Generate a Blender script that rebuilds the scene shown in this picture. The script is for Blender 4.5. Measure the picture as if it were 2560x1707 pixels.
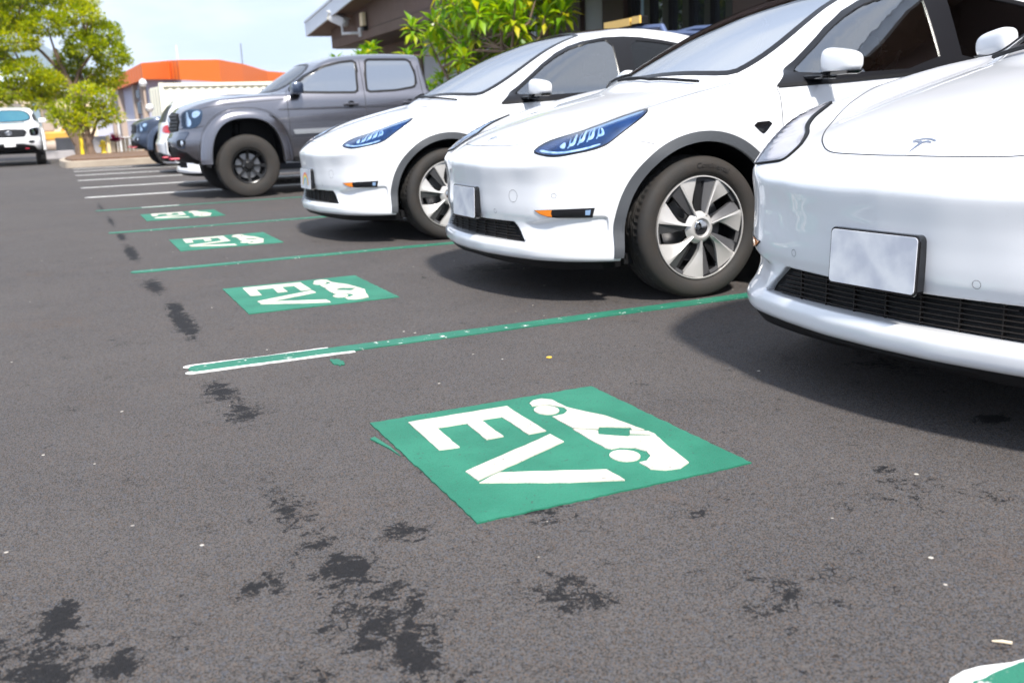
import bpy, bmesh, math, random
import numpy as np
from mathutils import Vector, Matrix, Euler
from mathutils.geometry import delaunay_2d_cdt

for o in list(bpy.data.objects): bpy.data.objects.remove(o)
scene = bpy.context.scene
col = scene.collection
R = math.radians

# ------------------------------------------------------------------ camera
cam_d = bpy.data.cameras.new('camera'); cam = bpy.data.objects.new('camera', cam_d); col.objects.link(cam)
scene.camera = cam
cam_d.sensor_width = 36; cam_d.lens = 34.15; cam_d.clip_start = .05; cam_d.clip_end = 12000
CAM = Vector((-.244, .011, .909)); YAW, PITCH, ROLL = R(24.12), R(13.08), R(-2.15)
fw = Vector((math.sin(YAW)*math.cos(PITCH), math.cos(YAW)*math.cos(PITCH), -math.sin(PITCH)))
rt = Vector((math.cos(YAW), -math.sin(YAW), 0)); up = rt.cross(fw)
rt2 = math.cos(ROLL)*rt + math.sin(ROLL)*up; up2 = -math.sin(ROLL)*rt + math.cos(ROLL)*up
cam.matrix_world = Matrix(((rt2.x, up2.x, -fw.x, CAM.x), (rt2.y, up2.y, -fw.y, CAM.y), (rt2.z, up2.z, -fw.z, CAM.z), (0, 0, 0, 1)))
cam_d.dof.use_dof = True; cam_d.dof.focus_distance = 3.1; cam_d.dof.aperture_fstop = 4.2

# ------------------------------------------------------------------ world and sun
SUN_EL, SUN_AZ = R(50), R(185)          # azimuth clockwise from +Y
sd = Vector((math.sin(SUN_AZ)*math.cos(SUN_EL), math.cos(SUN_AZ)*math.cos(SUN_EL), math.sin(SUN_EL)))
world = bpy.data.worlds.new('World'); scene.world = world; world.use_nodes = True
wt = world.node_tree; wt.nodes.clear()
def WN(t, **k):
    n = wt.nodes.new(t)
    for a, b in k.items(): setattr(n, a, b)
    return n
sky = WN('ShaderNodeTexSky', sky_type='NISHITA', sun_disc=False, sun_elevation=SUN_EL, sun_rotation=SUN_AZ, altitude=0, air_density=1.0, dust_density=.6, ozone_density=1.6)
tc = WN('ShaderNodeTexCoord'); sep = WN('ShaderNodeSeparateXYZ')
wt.links.new(tc.outputs['Generated'], sep.inputs[0])
# clouds: noise over the direction projected on a flat cloud layer
mz = WN('ShaderNodeMath', operation='MAXIMUM'); mz.inputs[1].default_value = .0; wt.links.new(sep.outputs['Z'], mz.inputs[0])
az = WN('ShaderNodeMath', operation='ADD'); az.inputs[1].default_value = .22; wt.links.new(mz.outputs[0], az.inputs[0])
dx = WN('ShaderNodeMath', operation='DIVIDE'); dy = WN('ShaderNodeMath', operation='DIVIDE')
wt.links.new(sep.outputs['X'], dx.inputs[0]); wt.links.new(sep.outputs['Y'], dy.inputs[0])
wt.links.new(az.outputs[0], dx.inputs[1]); wt.links.new(az.outputs[0], dy.inputs[1])
cb = WN('ShaderNodeCombineXYZ'); wt.links.new(dx.outputs[0], cb.inputs[0]); wt.links.new(dy.outputs[0], cb.inputs[1])
cn = WN('ShaderNodeTexNoise'); cn.inputs['Scale'].default_value = 1.1; cn.inputs['Detail'].default_value = 6; cn.inputs['Roughness'].default_value = .55; cn.inputs['Distortion'].default_value = .4
wt.links.new(cb.outputs[0], cn.inputs['Vector'])
cr = WN('ShaderNodeMapRange', interpolation_type='SMOOTHSTEP'); cr.inputs['From Min'].default_value = .12; cr.inputs['From Max'].default_value = .36
wt.links.new(cn.outputs['Fac'], cr.inputs['Value'])
# cloud shade
cn2 = WN('ShaderNodeTexNoise'); cn2.inputs['Scale'].default_value = 2.3; cn2.inputs['Detail'].default_value = 5
wt.links.new(cb.outputs[0], cn2.inputs['Vector'])
cc = WN('ShaderNodeMix', data_type='RGBA'); cc.inputs['A'].default_value = (7.6, 9.0, 11.8, 1); cc.inputs['B'].default_value = (9.8, 10.8, 12.6, 1)
cm = WN('ShaderNodeMapRange', interpolation_type='SMOOTHSTEP'); cm.inputs['From Min'].default_value = .38; cm.inputs['From Max'].default_value = .60
wt.links.new(cn2.outputs['Fac'], cm.inputs['Value']); wt.links.new(cm.outputs[0], cc.inputs['Factor'])
mx = WN('ShaderNodeMix', data_type='RGBA'); wt.links.new(cr.outputs[0], mx.inputs['Factor'])
wt.links.new(sky.outputs[0], mx.inputs['A']); wt.links.new(cc.outputs['Result'], mx.inputs['B'])
bg = WN('ShaderNodeBackground'); bg.inputs['Strength'].default_value = .075
wt.links.new(mx.outputs['Result'], bg.inputs['Color'])
wo = WN('ShaderNodeOutputWorld'); wt.links.new(bg.outputs[0], wo.inputs['Surface'])
sl = bpy.data.lights.new('sun', 'SUN'); sl.energy = 5.0; sl.angle = R(4.5); sl.color = (1., .945, .87)
so = bpy.data.objects.new('sun', sl); col.objects.link(so)
so.rotation_euler = sd.to_track_quat('Z', 'Y').to_euler(); so.location = (0, 0, 20)
scene.view_settings.view_transform = 'Standard'; scene.view_settings.look = 'None'
scene.view_settings.exposure = .68; scene.view_settings.gamma = 1.0
scene.render.engine = 'CYCLES'
try:
    scene.cycles.max_bounces = 8; scene.cycles.transparent_max_bounces = 12
except Exception: pass

# ------------------------------------------------------------------ helpers
def setp(b, **k):
    for a, v in k.items():
        a = a.replace('_', ' ')
        if a in b.inputs: b.inputs[a].default_value = v
def mat(name, base=(.5, .5, .5), rough=.6, metal=0., coat=0., spec=.5, trans=0., ior=1.5, emis=None, noise=None, bump=0., bscale=50., sss=0.):
    m = bpy.data.materials.new(name); m.use_nodes = True; nt = m.node_tree
    b = nt.nodes['Principled BSDF']
    b.inputs['Base Color'].default_value = (*base, 1); b.inputs['Roughness'].default_value = rough
    b.inputs['Metallic'].default_value = metal; b.inputs['Coat Weight'].default_value = coat; b.inputs['Coat Roughness'].default_value = .03
    b.inputs['Specular IOR Level'].default_value = spec; b.inputs['Transmission Weight'].default_value = trans; b.inputs['IOR'].default_value = ior
    if noise:      # (scale, amount, other colour)
        sc, am, oc = noise
        t = nt.nodes.new('ShaderNodeTexCoord'); n = nt.nodes.new('ShaderNodeTexNoise'); n.inputs['Scale'].default_value = sc; n.inputs['Detail'].default_value = 5
        nt.links.new(t.outputs['Object'], n.inputs['Vector'])
        r = nt.nodes.new('ShaderNodeMapRange'); r.inputs['From Min'].default_value = .35; r.inputs['From Max'].default_value = .65; r.inputs['To Max'].default_value = am
        nt.links.new(n.outputs['Fac'], r.inputs['Value'])
        x = nt.nodes.new('ShaderNodeMix'); x.data_type = 'RGBA'; x.inputs['A'].default_value = (*base, 1); x.inputs['B'].default_value = (*oc, 1)
        nt.links.new(r.outputs[0], x.inputs['Factor']); nt.links.new(x.outputs['Result'], b.inputs['Base Color'])
    if bump:
        t = nt.nodes.new('ShaderNodeTexCoord'); n = nt.nodes.new('ShaderNodeTexNoise'); n.inputs['Scale'].default_value = bscale; n.inputs['Detail'].default_value = 4
        nt.links.new(t.outputs['Object'], n.inputs['Vector'])
        bu = nt.nodes.new('ShaderNodeBump'); bu.inputs['Strength'].default_value = bump; bu.inputs['Distance'].default_value = .01
        nt.links.new(n.outputs['Fac'], bu.inputs['Height']); nt.links.new(bu.outputs[0], b.inputs['Normal'])
    return m
def glass_mat(name, tint, refl=1.45, rc=(1, 1, 1)):
    """thin pane: tinted see-through with a fresnel reflection"""
    m = bpy.data.materials.new(name); m.use_nodes = True; nt = m.node_tree; nt.nodes.clear()
    o = nt.nodes.new('ShaderNodeOutputMaterial'); t = nt.nodes.new('ShaderNodeBsdfTransparent'); t.inputs[0].default_value = (*tint, 1)
    g = nt.nodes.new('ShaderNodeBsdfGlossy'); g.inputs['Roughness'].default_value = .01; g.inputs['Color'].default_value = (*rc, 1)
    f = nt.nodes.new('ShaderNodeFresnel'); f.inputs['IOR'].default_value = refl
    x = nt.nodes.new('ShaderNodeMixShader'); nt.links.new(f.outputs[0], x.inputs[0]); nt.links.new(t.outputs[0], x.inputs[1]); nt.links.new(g.outputs[0], x.inputs[2])
    nt.links.new(x.outputs[0], o.inputs[0]); return m

def link(name, me, m=None, parent=None):
    o = bpy.data.objects.new(name, me); col.objects.link(o)
    if m is not None:
        for q in (m if isinstance(m, (list, tuple)) else [m]): me.materials.append(q)
    if parent is not None: o.parent = parent
    return o
def tag(o, label=None, cat=None, group=None, kind=None):
    if label: o['label'] = label
    if cat: o['category'] = cat
    if group: o['group'] = group
    if kind: o['kind'] = kind
    return o
def empty(name, loc=(0, 0, 0), rz=0., label=None, cat=None, group=None, sc=1.):
    o = bpy.data.objects.new(name, None); col.objects.link(o); o.location = loc; o.rotation_euler = (0, 0, rz); o.scale = (sc, sc, sc)
    o.empty_display_size = .2
    return tag(o, label, cat, group)
def copy_tree(o, parent=None):
    c = o.copy(); col.objects.link(c)
    if parent is not None: c.parent = parent
    for ch in list(o.children): copy_tree(ch, c)
    return c
def pymesh(name, verts, faces, smooth=False, normals=None):
    me = bpy.data.meshes.new(name)
    me.from_pydata([tuple(map(float, v)) for v in verts], [], [tuple(int(i) for i in f) for f in faces])
    me.update()
    if smooth or normals is not None: me.shade_smooth()
    if normals is not None: me.normals_split_custom_set_from_vertices([tuple(map(float, n)) for n in normals])
    return me
class MB:
    """collects boxes, tubes, lathes and prisms into one mesh"""
    def __init__(s): s.v = []; s.f = []; s.mi = []; s.cur = 0
    def add(s, vs, fs):
        k = len(s.v); s.v += [tuple(v) for v in vs]; s.f += [tuple(k+i for i in f) for f in fs]; s.mi += [s.cur]*len(fs); return s
    def box(s, a, b, M=None):
        (x0, y0, z0), (x1, y1, z1) = a, b
        vs = [Vector(p) for p in [(x0,y0,z0),(x1,y0,z0),(x1,y1,z0),(x0,y1,z0),(x0,y0,z1),(x1,y0,z1),(x1,y1,z1),(x0,y1,z1)]]
        if M is not None: vs = [M @ v for v in vs]
        return s.add(vs, [(0,3,2,1),(4,5,6,7),(0,1,5,4),(1,2,6,5),(2,3,7,6),(3,0,4,7)])
    def tube(s, pts, r, n=8, caps=True):
        pts = [Vector(p) for p in pts]; rs = r if isinstance(r, (list, tuple)) else [r]*len(pts)
        rings = []; prev = None
        for i, p in enumerate(pts):
            t = (pts[min(i+1, len(pts)-1)]-pts[max(i-1, 0)]).normalized()
            a = prev if prev is not None else (Vector((0, 0, 1)) if abs(t.z) < .9 else Vector((1, 0, 0)))
            u = (a - t*a.dot(t)).normalized(); w = t.cross(u); prev = u
            rings.append([p+(u*math.cos(2*math.pi*k/n)+w*math.sin(2*math.pi*k/n))*rs[i] for k in range(n)])
        vs = [v for q in rings for v in q]; fs = []
        for i in range(len(pts)-1):
            for k in range(n): fs.append((i*n+k, i*n+(k+1) % n, (i+1)*n+(k+1) % n, (i+1)*n+k))
        if caps: fs.append(tuple(range(n))[::-1]); fs.append(tuple((len(pts)-1)*n+k for k in range(n)))
        return s.add(vs, fs)
    def lathe(s, prof, n=64, axis='Y', c=(0, 0, 0)):
        """prof: (radius, height along axis)"""
        vs = []; fs = []
        for r, h in prof:
            for k in range(n):
                a = 2*math.pi*k/n; p = (r*math.cos(a), h, r*math.sin(a)) if axis == 'Y' else (r*math.cos(a), r*math.sin(a), h)
                vs.append((p[0]+c[0], p[1]+c[1], p[2]+c[2]))
        for i in range(len(prof)-1):
            for k in range(n): fs.append((i*n+k, i*n+(k+1) % n, (i+1)*n+(k+1) % n, (i+1)*n+k))
        return s.add(vs, fs)
    def prism(s, poly, z0, z1, M=None, top_only=False):
        n = len(poly); vs = [Vector((x, y, z0)) for x, y in poly]+[Vector((x, y, z1)) for x, y in poly]
        if M is not None: vs = [M @ v for v in vs]
        fs = [tuple(range(n, 2*n))]+[(i, (i+1) % n, n+(i+1) % n, n+i) for i in range(n)]
        if not top_only: fs.append(tuple(range(n))[::-1])
        return s.add(vs, fs)
    def build(s, name, m=None, parent=None, smooth=False, bevel=0., angle=35, sub=0):
        me = bpy.data.meshes.new(name); me.from_pydata([tuple(v) for v in s.v], [], s.f); me.update()
        bm = bmesh.new(); bm.from_mesh(me)
        bmesh.ops.recalc_face_normals(bm, faces=bm.faces)
        bm.to_mesh(me); bm.free()
        o = link(name, me, m, parent)
        if len(set(s.mi)) > 1:
            for p, k in zip(me.polygons, s.mi): p.material_index = k
        if smooth:
            me.shade_smooth()
            try: me.set_sharp_from_angle(angle=R(angle))
            except Exception: pass
        if bevel:
            md = o.modifiers.new('bevel', 'BEVEL'); md.width = bevel; md.segments = 2; md.limit_method = 'ANGLE'; md.angle_limit = R(40)
        if sub:
            md = o.modifiers.new('sub', 'SUBSURF'); md.levels = sub; md.render_levels = sub
        return o
def flat_sheet(name, poly, z, m, parent=None, h=.004):
    return MB().prism(poly, z-h, z).build(name, m, parent)
def text_mesh(s, size, depth=.001):
    c = bpy.data.curves.new('t', 'FONT'); c.body = s; c.size = size; c.extrude = depth; c.align_x = 'CENTER'; c.resolution_u = 3
    o = bpy.data.objects.new('t', c); col.objects.link(o)
    dg = bpy.context.evaluated_depsgraph_get(); me = bpy.data.meshes.new_from_object(o.evaluated_get(dg))
    bpy.data.objects.remove(o); return me

# ------------------------------------------------------------------ implicit-surface tools (vehicle bodies)
def tab(xs, ys, sg=.05, lo=-6., hi=3., n=5000):
    g = np.linspace(lo, hi, n); order = np.argsort(xs); y = np.interp(g, np.array(xs, float)[order], np.array(ys, float)[order])
    d = g[1]-g[0]; k = int(4*sg/d)+1; w = np.exp(-.5*(np.arange(-k, k+1)*d/sg)**2); w /= w.sum()
    y = np.convolve(np.pad(y, k, mode='edge'), w, 'valid')
    return lambda x: np.interp(x, g, y)
def smax(a, b, k):
    h = np.maximum(k-np.abs(a-b), 0)/k; return np.maximum(a, b)+h*h*h*k/6
def smin(a, b, k): return -smax(-a, -b, k)
def sst(e0, e1, x):
    t = np.clip((x-e0)/(e1-e0), 0, 1); return t*t*(3-2*t)
def grad(f, P, h=.003):
    g = np.zeros_like(P)
    for i in range(3):
        a = P.copy(); b = P.copy(); a[:, i] += h; b[:, i] -= h
        g[:, i] = (f(*a.T)-f(*b.T))/(2*h)
    return g
def surface_net(f, xs, ys, zs):
    X, Y, Z = np.meshgrid(xs, ys, zs, indexing='ij'); V = f(X, Y, Z); S = V < 0
    nx, ny, nz = V.shape
    G = np.stack([X, Y, Z], -1)
    acc = np.zeros((nx-1, ny-1, nz-1, 3)); cnt = np.zeros((nx-1, ny-1, nz-1))
    for ax in range(3):
        sl0 = [slice(None)]*3; sl1 = [slice(None)]*3; sl0[ax] = slice(0, -1); sl1[ax] = slice(1, None)
        a = V[tuple(sl0)]; b = V[tuple(sl1)]; cr = (a < 0) != (b < 0)
        idx = np.argwhere(cr)
        t = a[cr]/(a[cr]-b[cr]); P = G[tuple(sl0)][cr]; Q = G[tuple(sl1)][cr]; C = P+(Q-P)*t[:, None]
        o = [i for i in range(3) if i != ax]
        for d0 in (0, -1):
            for d1 in (0, -1):
                J = idx.copy(); J[:, o[0]] += d0; J[:, o[1]] += d1
                ok = (J >= 0).all(1) & (J[:, 0] < nx-1) & (J[:, 1] < ny-1) & (J[:, 2] < nz-1)
                J = J[ok]; np.add.at(acc, tuple(J.T), C[ok]); np.add.at(cnt, tuple(J.T), 1)
    used = cnt > 0; ids = -np.ones(cnt.shape, int); ids[used] = np.arange(used.sum())
    P = acc[used]/cnt[used][:, None]
    F = []
    for ax in range(3):
        sl0 = [slice(None)]*3; sl1 = [slice(None)]*3; sl0[ax] = slice(0, -1); sl1[ax] = slice(1, None)
        a = S[tuple(sl0)]; b = S[tuple(sl1)]; idx = np.argwhere(a != b); inside = a[a != b]
        o = [(ax+1) % 3, (ax+2) % 3]
        ok = (idx[:, o[0]] > 0) & (idx[:, o[1]] > 0) & (idx[:, o[0]] < cnt.shape[o[0]]) & (idx[:, o[1]] < cnt.shape[o[1]])
        idx = idx[ok]; inside = inside[ok]; q = []
        for d0, d1 in ((0, 0), (-1, 0), (-1, -1), (0, -1)):
            J = idx.copy(); J[:, o[0]] += d0; J[:, o[1]] += d1; q.append(ids[tuple(J.T)])
        q = np.stack(q, 1); q[~inside] = q[~inside][:, ::-1]
        F.append(q)
    F = np.concatenate(F)
    for _ in range(4):
        g = grad(f, P); v = f(*P.T); P = P-g*(v/np.maximum((g*g).sum(1), .15))[:, None]*.9
    N = grad(f, P, .004); N /= np.linalg.norm(N, axis=1)[:, None]+1e-9
    return P, F, N
def in_poly(x, y, poly):
    x = np.asarray(x); y = np.asarray(y); c = np.zeros(x.shape, bool); n = len(poly)
    for i in range(n):
        x0, y0 = poly[i]; x1, y1 = poly[(i+1) % n]
        if y0 == y1: continue
        k = ((y0 > y) != (y1 > y)) & (x < (x1-x0)*(y-y0)/(y1-y0)+x0); c ^= k
    return c
def fillet(poly, r, k=4):
    """round the corners of a polygon"""
    out = []; n = len(poly)
    for i in range(n):
        a, b, c = (np.array(poly[j % n], float) for j in (i-1, i, i+1)); u = (a-b); v = (c-b); lu, lv = np.linalg.norm(u), np.linalg.norm(v); t = min(r, lu*.45, lv*.45); P0 = b+u/lu*t; P1 = b+v/lv*t
        for s in np.linspace(0, 1, k+1): out.append(tuple((1-s)**2*P0+2*s*(1-s)*b+s*s*P1))
    return out
def resample(poly, d, closed=True):
    out = []; n = len(poly)
    for i in range(n if closed else n-1):
        a = np.array(poly[i], float); b = np.array(poly[(i+1) % n], float); L = np.linalg.norm(b-a); m = max(1, int(round(L/d)))
        for k in range(m): out.append(tuple(a+(b-a)*k/m))
    if not closed: out.append(tuple(poly[-1]))
    return out
def smooth_poly(poly, it=2, closed=True):
    """Chaikin corner cutting"""
    p = [np.array(q, float) for q in poly]
    for _ in range(it):
        n = len(p); q = []
        for i in range(n if closed else n-1):
            a, b = p[i], p[(i+1) % n]; q += [a*.75+b*.25, a*.25+b*.75]
        if not closed: q = [p[0]]+q+[p[-1]]
        p = q
    return [tuple(a) for a in p]
def inset(poly, d):
    """shift a polygon inwards by d"""
    n = len(poly); A = sum(poly[i][0]*poly[(i+1) % n][1]-poly[(i+1) % n][0]*poly[i][1] for i in range(n)); s = 1 if A > 0 else -1
    out = []
    for i in range(n):
        a = np.array(poly[i-1]); b = np.array(poly[i]); c = np.array(poly[(i+1) % n])
        e1 = (b-a)/(np.linalg.norm(b-a)+1e-9); e2 = (c-b)/(np.linalg.norm(c-b)+1e-9)
        n1 = np.array([-e1[1], e1[0]])*s; n2 = np.array([-e2[1], e2[0]])*s; m = n1+n2; L = m @ m
        m = m*(2/L) if L > .3 else m
        out.append(tuple(b+m*d))
    return out
def cast(f, base, d, T, n=150):
    """first crossing of the surface along rays base + t*d, t in 0..T"""
    ts = np.linspace(0, T, n); N = len(base); best = np.full(N, np.nan); prev = f(*base.T); done = np.zeros(N, bool); absb = np.abs(prev); tb = np.zeros(N)
    for i in range(1, n):
        P = base+d*ts[i]; v = f(*P.T); c = (~done) & (prev > 0) & (v <= 0)
        t = ts[i-1]+(ts[i]-ts[i-1])*prev/(prev-v+1e-12); best[c] = t[c]; done |= c
        m = np.abs(v) < absb; absb[m] = np.abs(v)[m]; tb[m] = ts[i]; prev = v
    best = np.where(np.isnan(best), tb, best); P = base+d*best[:, None]
    for _ in range(4):
        v = f(*P.T); g = grad(f, P); gd = (g*d).sum(1); ok = np.abs(gd) > .06
        P[ok] -= d[ok]*np.clip(v[ok]/gd[ok], -.008, .008)[:, None]
    return P
VIEWS = {   # maps the 2D outline of a patch to rays
 'left': lambda p: (np.stack([p[:, 0], np.full(len(p), 1.25), p[:, 1]], 1), np.tile([0., -1., 0.], (len(p), 1)), 1.3),
 'top': lambda p: (np.stack([p[:, 1], p[:, 0], np.full(len(p), 2.0)], 1), np.tile([0., 0., -1.], (len(p), 1)), 1.7),
 'front': lambda p: (np.stack([np.full(len(p), 1.2), p[:, 0], p[:, 1]], 1), np.tile([-1., 0., 0.], (len(p), 1)), 1.6),
 'back': lambda p: (np.stack([np.full(len(p), -4.6), p[:, 0], p[:, 1]], 1), np.tile([1., 0., 0.], (len(p), 1)), 2.4),
}
def obl(p):   # oblique: outline given as (v, w) seen from front-left 45 degrees; first coordinate = v - u
    d = np.array([-.7071, -.7071, 0]); s = p[:, 0]
    base = np.stack([1.2-s/2, 1.2+s/2, p[:, 1]], 1); return base, np.tile(d, (len(p), 1)), 2.2
VIEWS['obl'] = obl
def patch(name, f, view, poly, m, parent, off=.002, thick=.006, d=.04, holes=(), mirror=False, mats=None):
    """a thin panel lying on surface f, outlined by poly in the given view"""
    loops = [resample(poly, d*.6)]+[resample(h, d*.6) for h in holes]
    pts = []; edges = []
    for L in loops:
        k = len(pts); pts += L; edges += [(k+i, k+(i+1) % len(L)) for i in range(len(L))]
    a = np.array(loops[0]); lo = a.min(0); hi = a.max(0)
    gx, gy = np.meshgrid(np.arange(lo[0]+d/2, hi[0], d), np.arange(lo[1]+d/2, hi[1], d)); gx = gx.ravel(); gy = gy.ravel()
    ok = in_poly(gx, gy, inset(loops[0], d*.35)) & in_poly(gx, gy, loops[0])
    for L in loops[1:]: ok &= ~in_poly(gx, gy, inset(L, -d*.3))
    pts += list(zip(gx[ok], gy[ok]))
    r = delaunay_2d_cdt([Vector(p) for p in pts], edges, [], 0, 1e-6)
    V = np.array([tuple(v) for v in r[0]]); T = np.array([t for t in r[2] if len(t) == 3])
    c = V[T].mean(1); ok = in_poly(c[:, 0], c[:, 1], loops[0])
    for L in loops[1:]: ok &= ~in_poly(c[:, 0], c[:, 1], L)
    T = T[ok]
    used = np.unique(T); re = -np.ones(len(V), int); re[used] = np.arange(len(used)); V = V[used]; T = re[T]
    base, dr, TT = VIEWS[view](V); P = cast(f, base, dr, TT); N = grad(f, P, .006); N /= np.linalg.norm(N, axis=1)[:, None]+1e-9
    # orient
    e1 = P[T[:, 1]]-P[T[:, 0]]; e2 = P[T[:, 2]]-P[T[:, 0]]; nn = np.cross(e1, e2); fl = (nn*N[T[:, 0]]).sum(1) < 0; T[fl] = T[fl][:, ::-1]
    E = {}
    for t in T:
        for i in range(3): E[(t[i], t[(i+1) % 3])] = 1
    bd = [(a, b) for (a, b) in E if (b, a) not in E]
    A = P+N*off; n = len(A)
    bv = sorted({i for e in bd for i in e}); mp = {v: n+i for i, v in enumerate(bv)}
    B = np.array([A[i]-N[i]*thick for i in bv]) if bv else np.zeros((0, 3))
    VV = np.concatenate([A, B]); NN = np.concatenate([N, N[bv]]) if bv else N
    F = [tuple(t) for t in T]+[(b, a, mp[a], mp[b]) for a, b in bd]
    objs = []
    me = pymesh(name, VV, F, normals=NN); objs.append(link(name, me, m, parent))
    if mirror:
        V2 = VV.copy(); V2[:, 1] *= -1; N2 = NN.copy(); N2[:, 1] *= -1
        me = pymesh(name, V2, [q[::-1] for q in F], normals=N2); objs.append(link(name, me, m, parent))
    return objs
def ribbon(f, view, line, width=.004, off=.0012):
    """verts and faces of a thin strip along a line drawn on the surface"""
    L = np.array(resample(line, .02, closed=False)); t = np.gradient(L, axis=0); t /= np.linalg.norm(t, axis=1)[:, None]+1e-9; nn = np.stack([-t[:, 1], t[:, 0]], 1)
    base, dr, TT = VIEWS[view](L); P = cast(f, base, dr, TT); N = grad(f, P, .006); N /= np.linalg.norm(N, axis=1)[:, None]+1e-9
    T3 = np.gradient(P, axis=0); T3 /= np.linalg.norm(T3, axis=1)[:, None]+1e-9; S = np.cross(N, T3)
    A = P+N*off+S*width/2; B = P+N*off-S*width/2; n = len(L)
    return np.concatenate([A, B]), [(i, i+1, n+i+1, n+i) for i in range(n-1)]
def gaps(name, f, specs, m, parent):
    for view, line, w, mir in specs:
        V, F = ribbon(f, view, line, w); MB().add([tuple(v) for v in V], F).build(name, m, parent)
        if mir: V = V.copy(); V[:, 1] *= -1; MB().add([tuple(v) for v in V], F).build(name, m, parent)
# ------------------------------------------------------------------ vehicle materials
def paint(name, base, metal=0., rough=.35):
    m = mat(name, base, rough=rough, metal=metal, coat=1., spec=.5); nt = m.node_tree; b = nt.nodes['Principled BSDF']
    # faint road dust towards no particular light: fine speckle with its own shape
    t = nt.nodes.new('ShaderNodeTexCoord'); n = nt.nodes.new('ShaderNodeTexNoise'); n.inputs['Scale'].default_value = 9; n.inputs['Detail'].default_value = 8; n.inputs['Roughness'].default_value = .7
    nt.links.new(t.outputs['Object'], n.inputs['Vector'])
    r = nt.nodes.new('ShaderNodeMapRange'); r.inputs['From Min'].default_value = .62; r.inputs['From Max'].default_value = .8; r.inputs['To Min'].default_value = .0; r.inputs['To Max'].default_value = .22
    nt.links.new(n.outputs['Fac'], r.inputs['Value'])
    x = nt.nodes.new('ShaderNodeMix'); x.data_type = 'RGBA'; x.inputs['A'].default_value = (*base, 1); x.inputs['B'].default_value = (base[0]*.75, base[1]*.70, base[2]*.62, 1)
    nt.links.new(r.outputs[0], x.inputs['Factor']); nt.links.new(x.outputs['Result'], b.inputs['Base Color'])
    return m
M = {}
M['white'] = paint('pearl_white_paint', (.71, .72, .745))
M['grey'] = paint('metallic_grey_paint', (.20, .197, .22), metal=.9, rough=.24)
M['blue'] = paint('dark_blue_paint_and_reflection', (.03, .045, .08), metal=.4, rough=.3)  # real body paint, and the painted blue reflection on the grey pickup's bumper
M['gap'] = mat('panel_gap_shadow', (.035, .037, .045), rough=.9)
M['clad'] = mat('dark_grey_cladding', (.055, .06, .068), rough=.55, bump=.15, bscale=400)
M['blackp'] = mat('black_plastic', (.008, .008, .009), rough=.55, spec=.22)
M['blackg'] = mat('gloss_black', (.006, .006, .007), rough=.08, coat=.5)
M['frit'] = mat('black_glass_edge', (.010, .010, .012), rough=.3, spec=.25)
M['inside'] = mat('cabin_black', (.012, .013, .014), rough=.8)
M['seat'] = mat('black_seat_fabric', (.02, .021, .022), rough=.6)
M['tyre'] = mat('dusty_tyre_rubber', (.020, .0185, .0175), rough=.78, noise=(14., .6, (.030, .023, .018)), bump=.12, bscale=90)
M['tread'] = mat('tyre_tread_rubber', (.014, .0135, .013), rough=.85, noise=(20., .6, (.030, .025, .021)))
M['silver'] = mat('silver_wheel_cover', (.60, .59, .58), rough=.36, metal=.45, noise=(3., .35, (.46, .43, .40)))
M['darkm'] = mat('dark_grey_wheel_blade', (.085, .085, .09), rough=.45, metal=.4)
M['slot'] = mat('dark_slot_plastic', (.012, .012, .014), rough=.32, spec=.25)
M['embl'] = mat('emblem_metal', (.30, .32, .38), rough=.25, metal=.9)
M['guide'] = mat('frosted_light_guide', (.50, .60, .74), rough=.3, noise=(30., .8, (.14, .26, .48)))
M['guide2'] = mat('blue_grey_reflector', (.25, .38, .58), rough=.3, metal=.3)
M['rimblack'] = mat('satin_black_rim', (.018, .018, .019), rough=.28, metal=.3)
M['chrome'] = mat('chrome', (.75, .76, .78), rough=.08, metal=1.)
M['disc'] = mat('brake_disc_steel', (.35, .35, .36), rough=.35, metal=.9)
M['amber'] = mat('amber_lens', (.75, .22, .02), rough=.15, coat=.6)
M['red'] = mat('red_lens', (.45, .015, .02), rough=.15, coat=.6)
M['lens'] = mat('clear_lamp_lens', (.9, .95, 1.), rough=.02, trans=1., ior=1.3)
M['lensblue'] = glass_mat('clear_lamp_cover', (.86, .94, 1.), 1.30)
M['refl'] = mat('lamp_reflector', (.85, .87, .9), rough=.12, metal=1.)
M['lampdark'] = mat('lamp_housing', (.004, .040, .15), rough=.25, metal=.1, noise=(9., .9, (.002, .012, .045)))
M['lamphaze'] = mat('hazy_lamp_interior', (.52, .52, .56), rough=.4, metal=.1, noise=(6., .8, (.36, .36, .40)))
M['lampgrey'] = mat('grey_lamp_housing', (.10, .14, .20), rough=.2, metal=.5)
M['plate'] = mat('blank_plate', (.70, .71, .74), rough=.28, noise=(11., .9, (.46, .48, .55)))
M['platew'] = mat('white_plate', (.75, .75, .75), rough=.4)
M['wind'] = glass_mat('windscreen_glass', (.62, .76, .78), 11.)
M['side'] = glass_mat('side_window_glass', (.42, .62, .57), 3.)
M['privacy'] = glass_mat('privacy_glass', (.05, .055, .055), 1.5)
M['roofg'] = mat('dark_roof_glass', (.01, .01, .012), rough=.03, coat=1.)
M['brown'] = None

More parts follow.
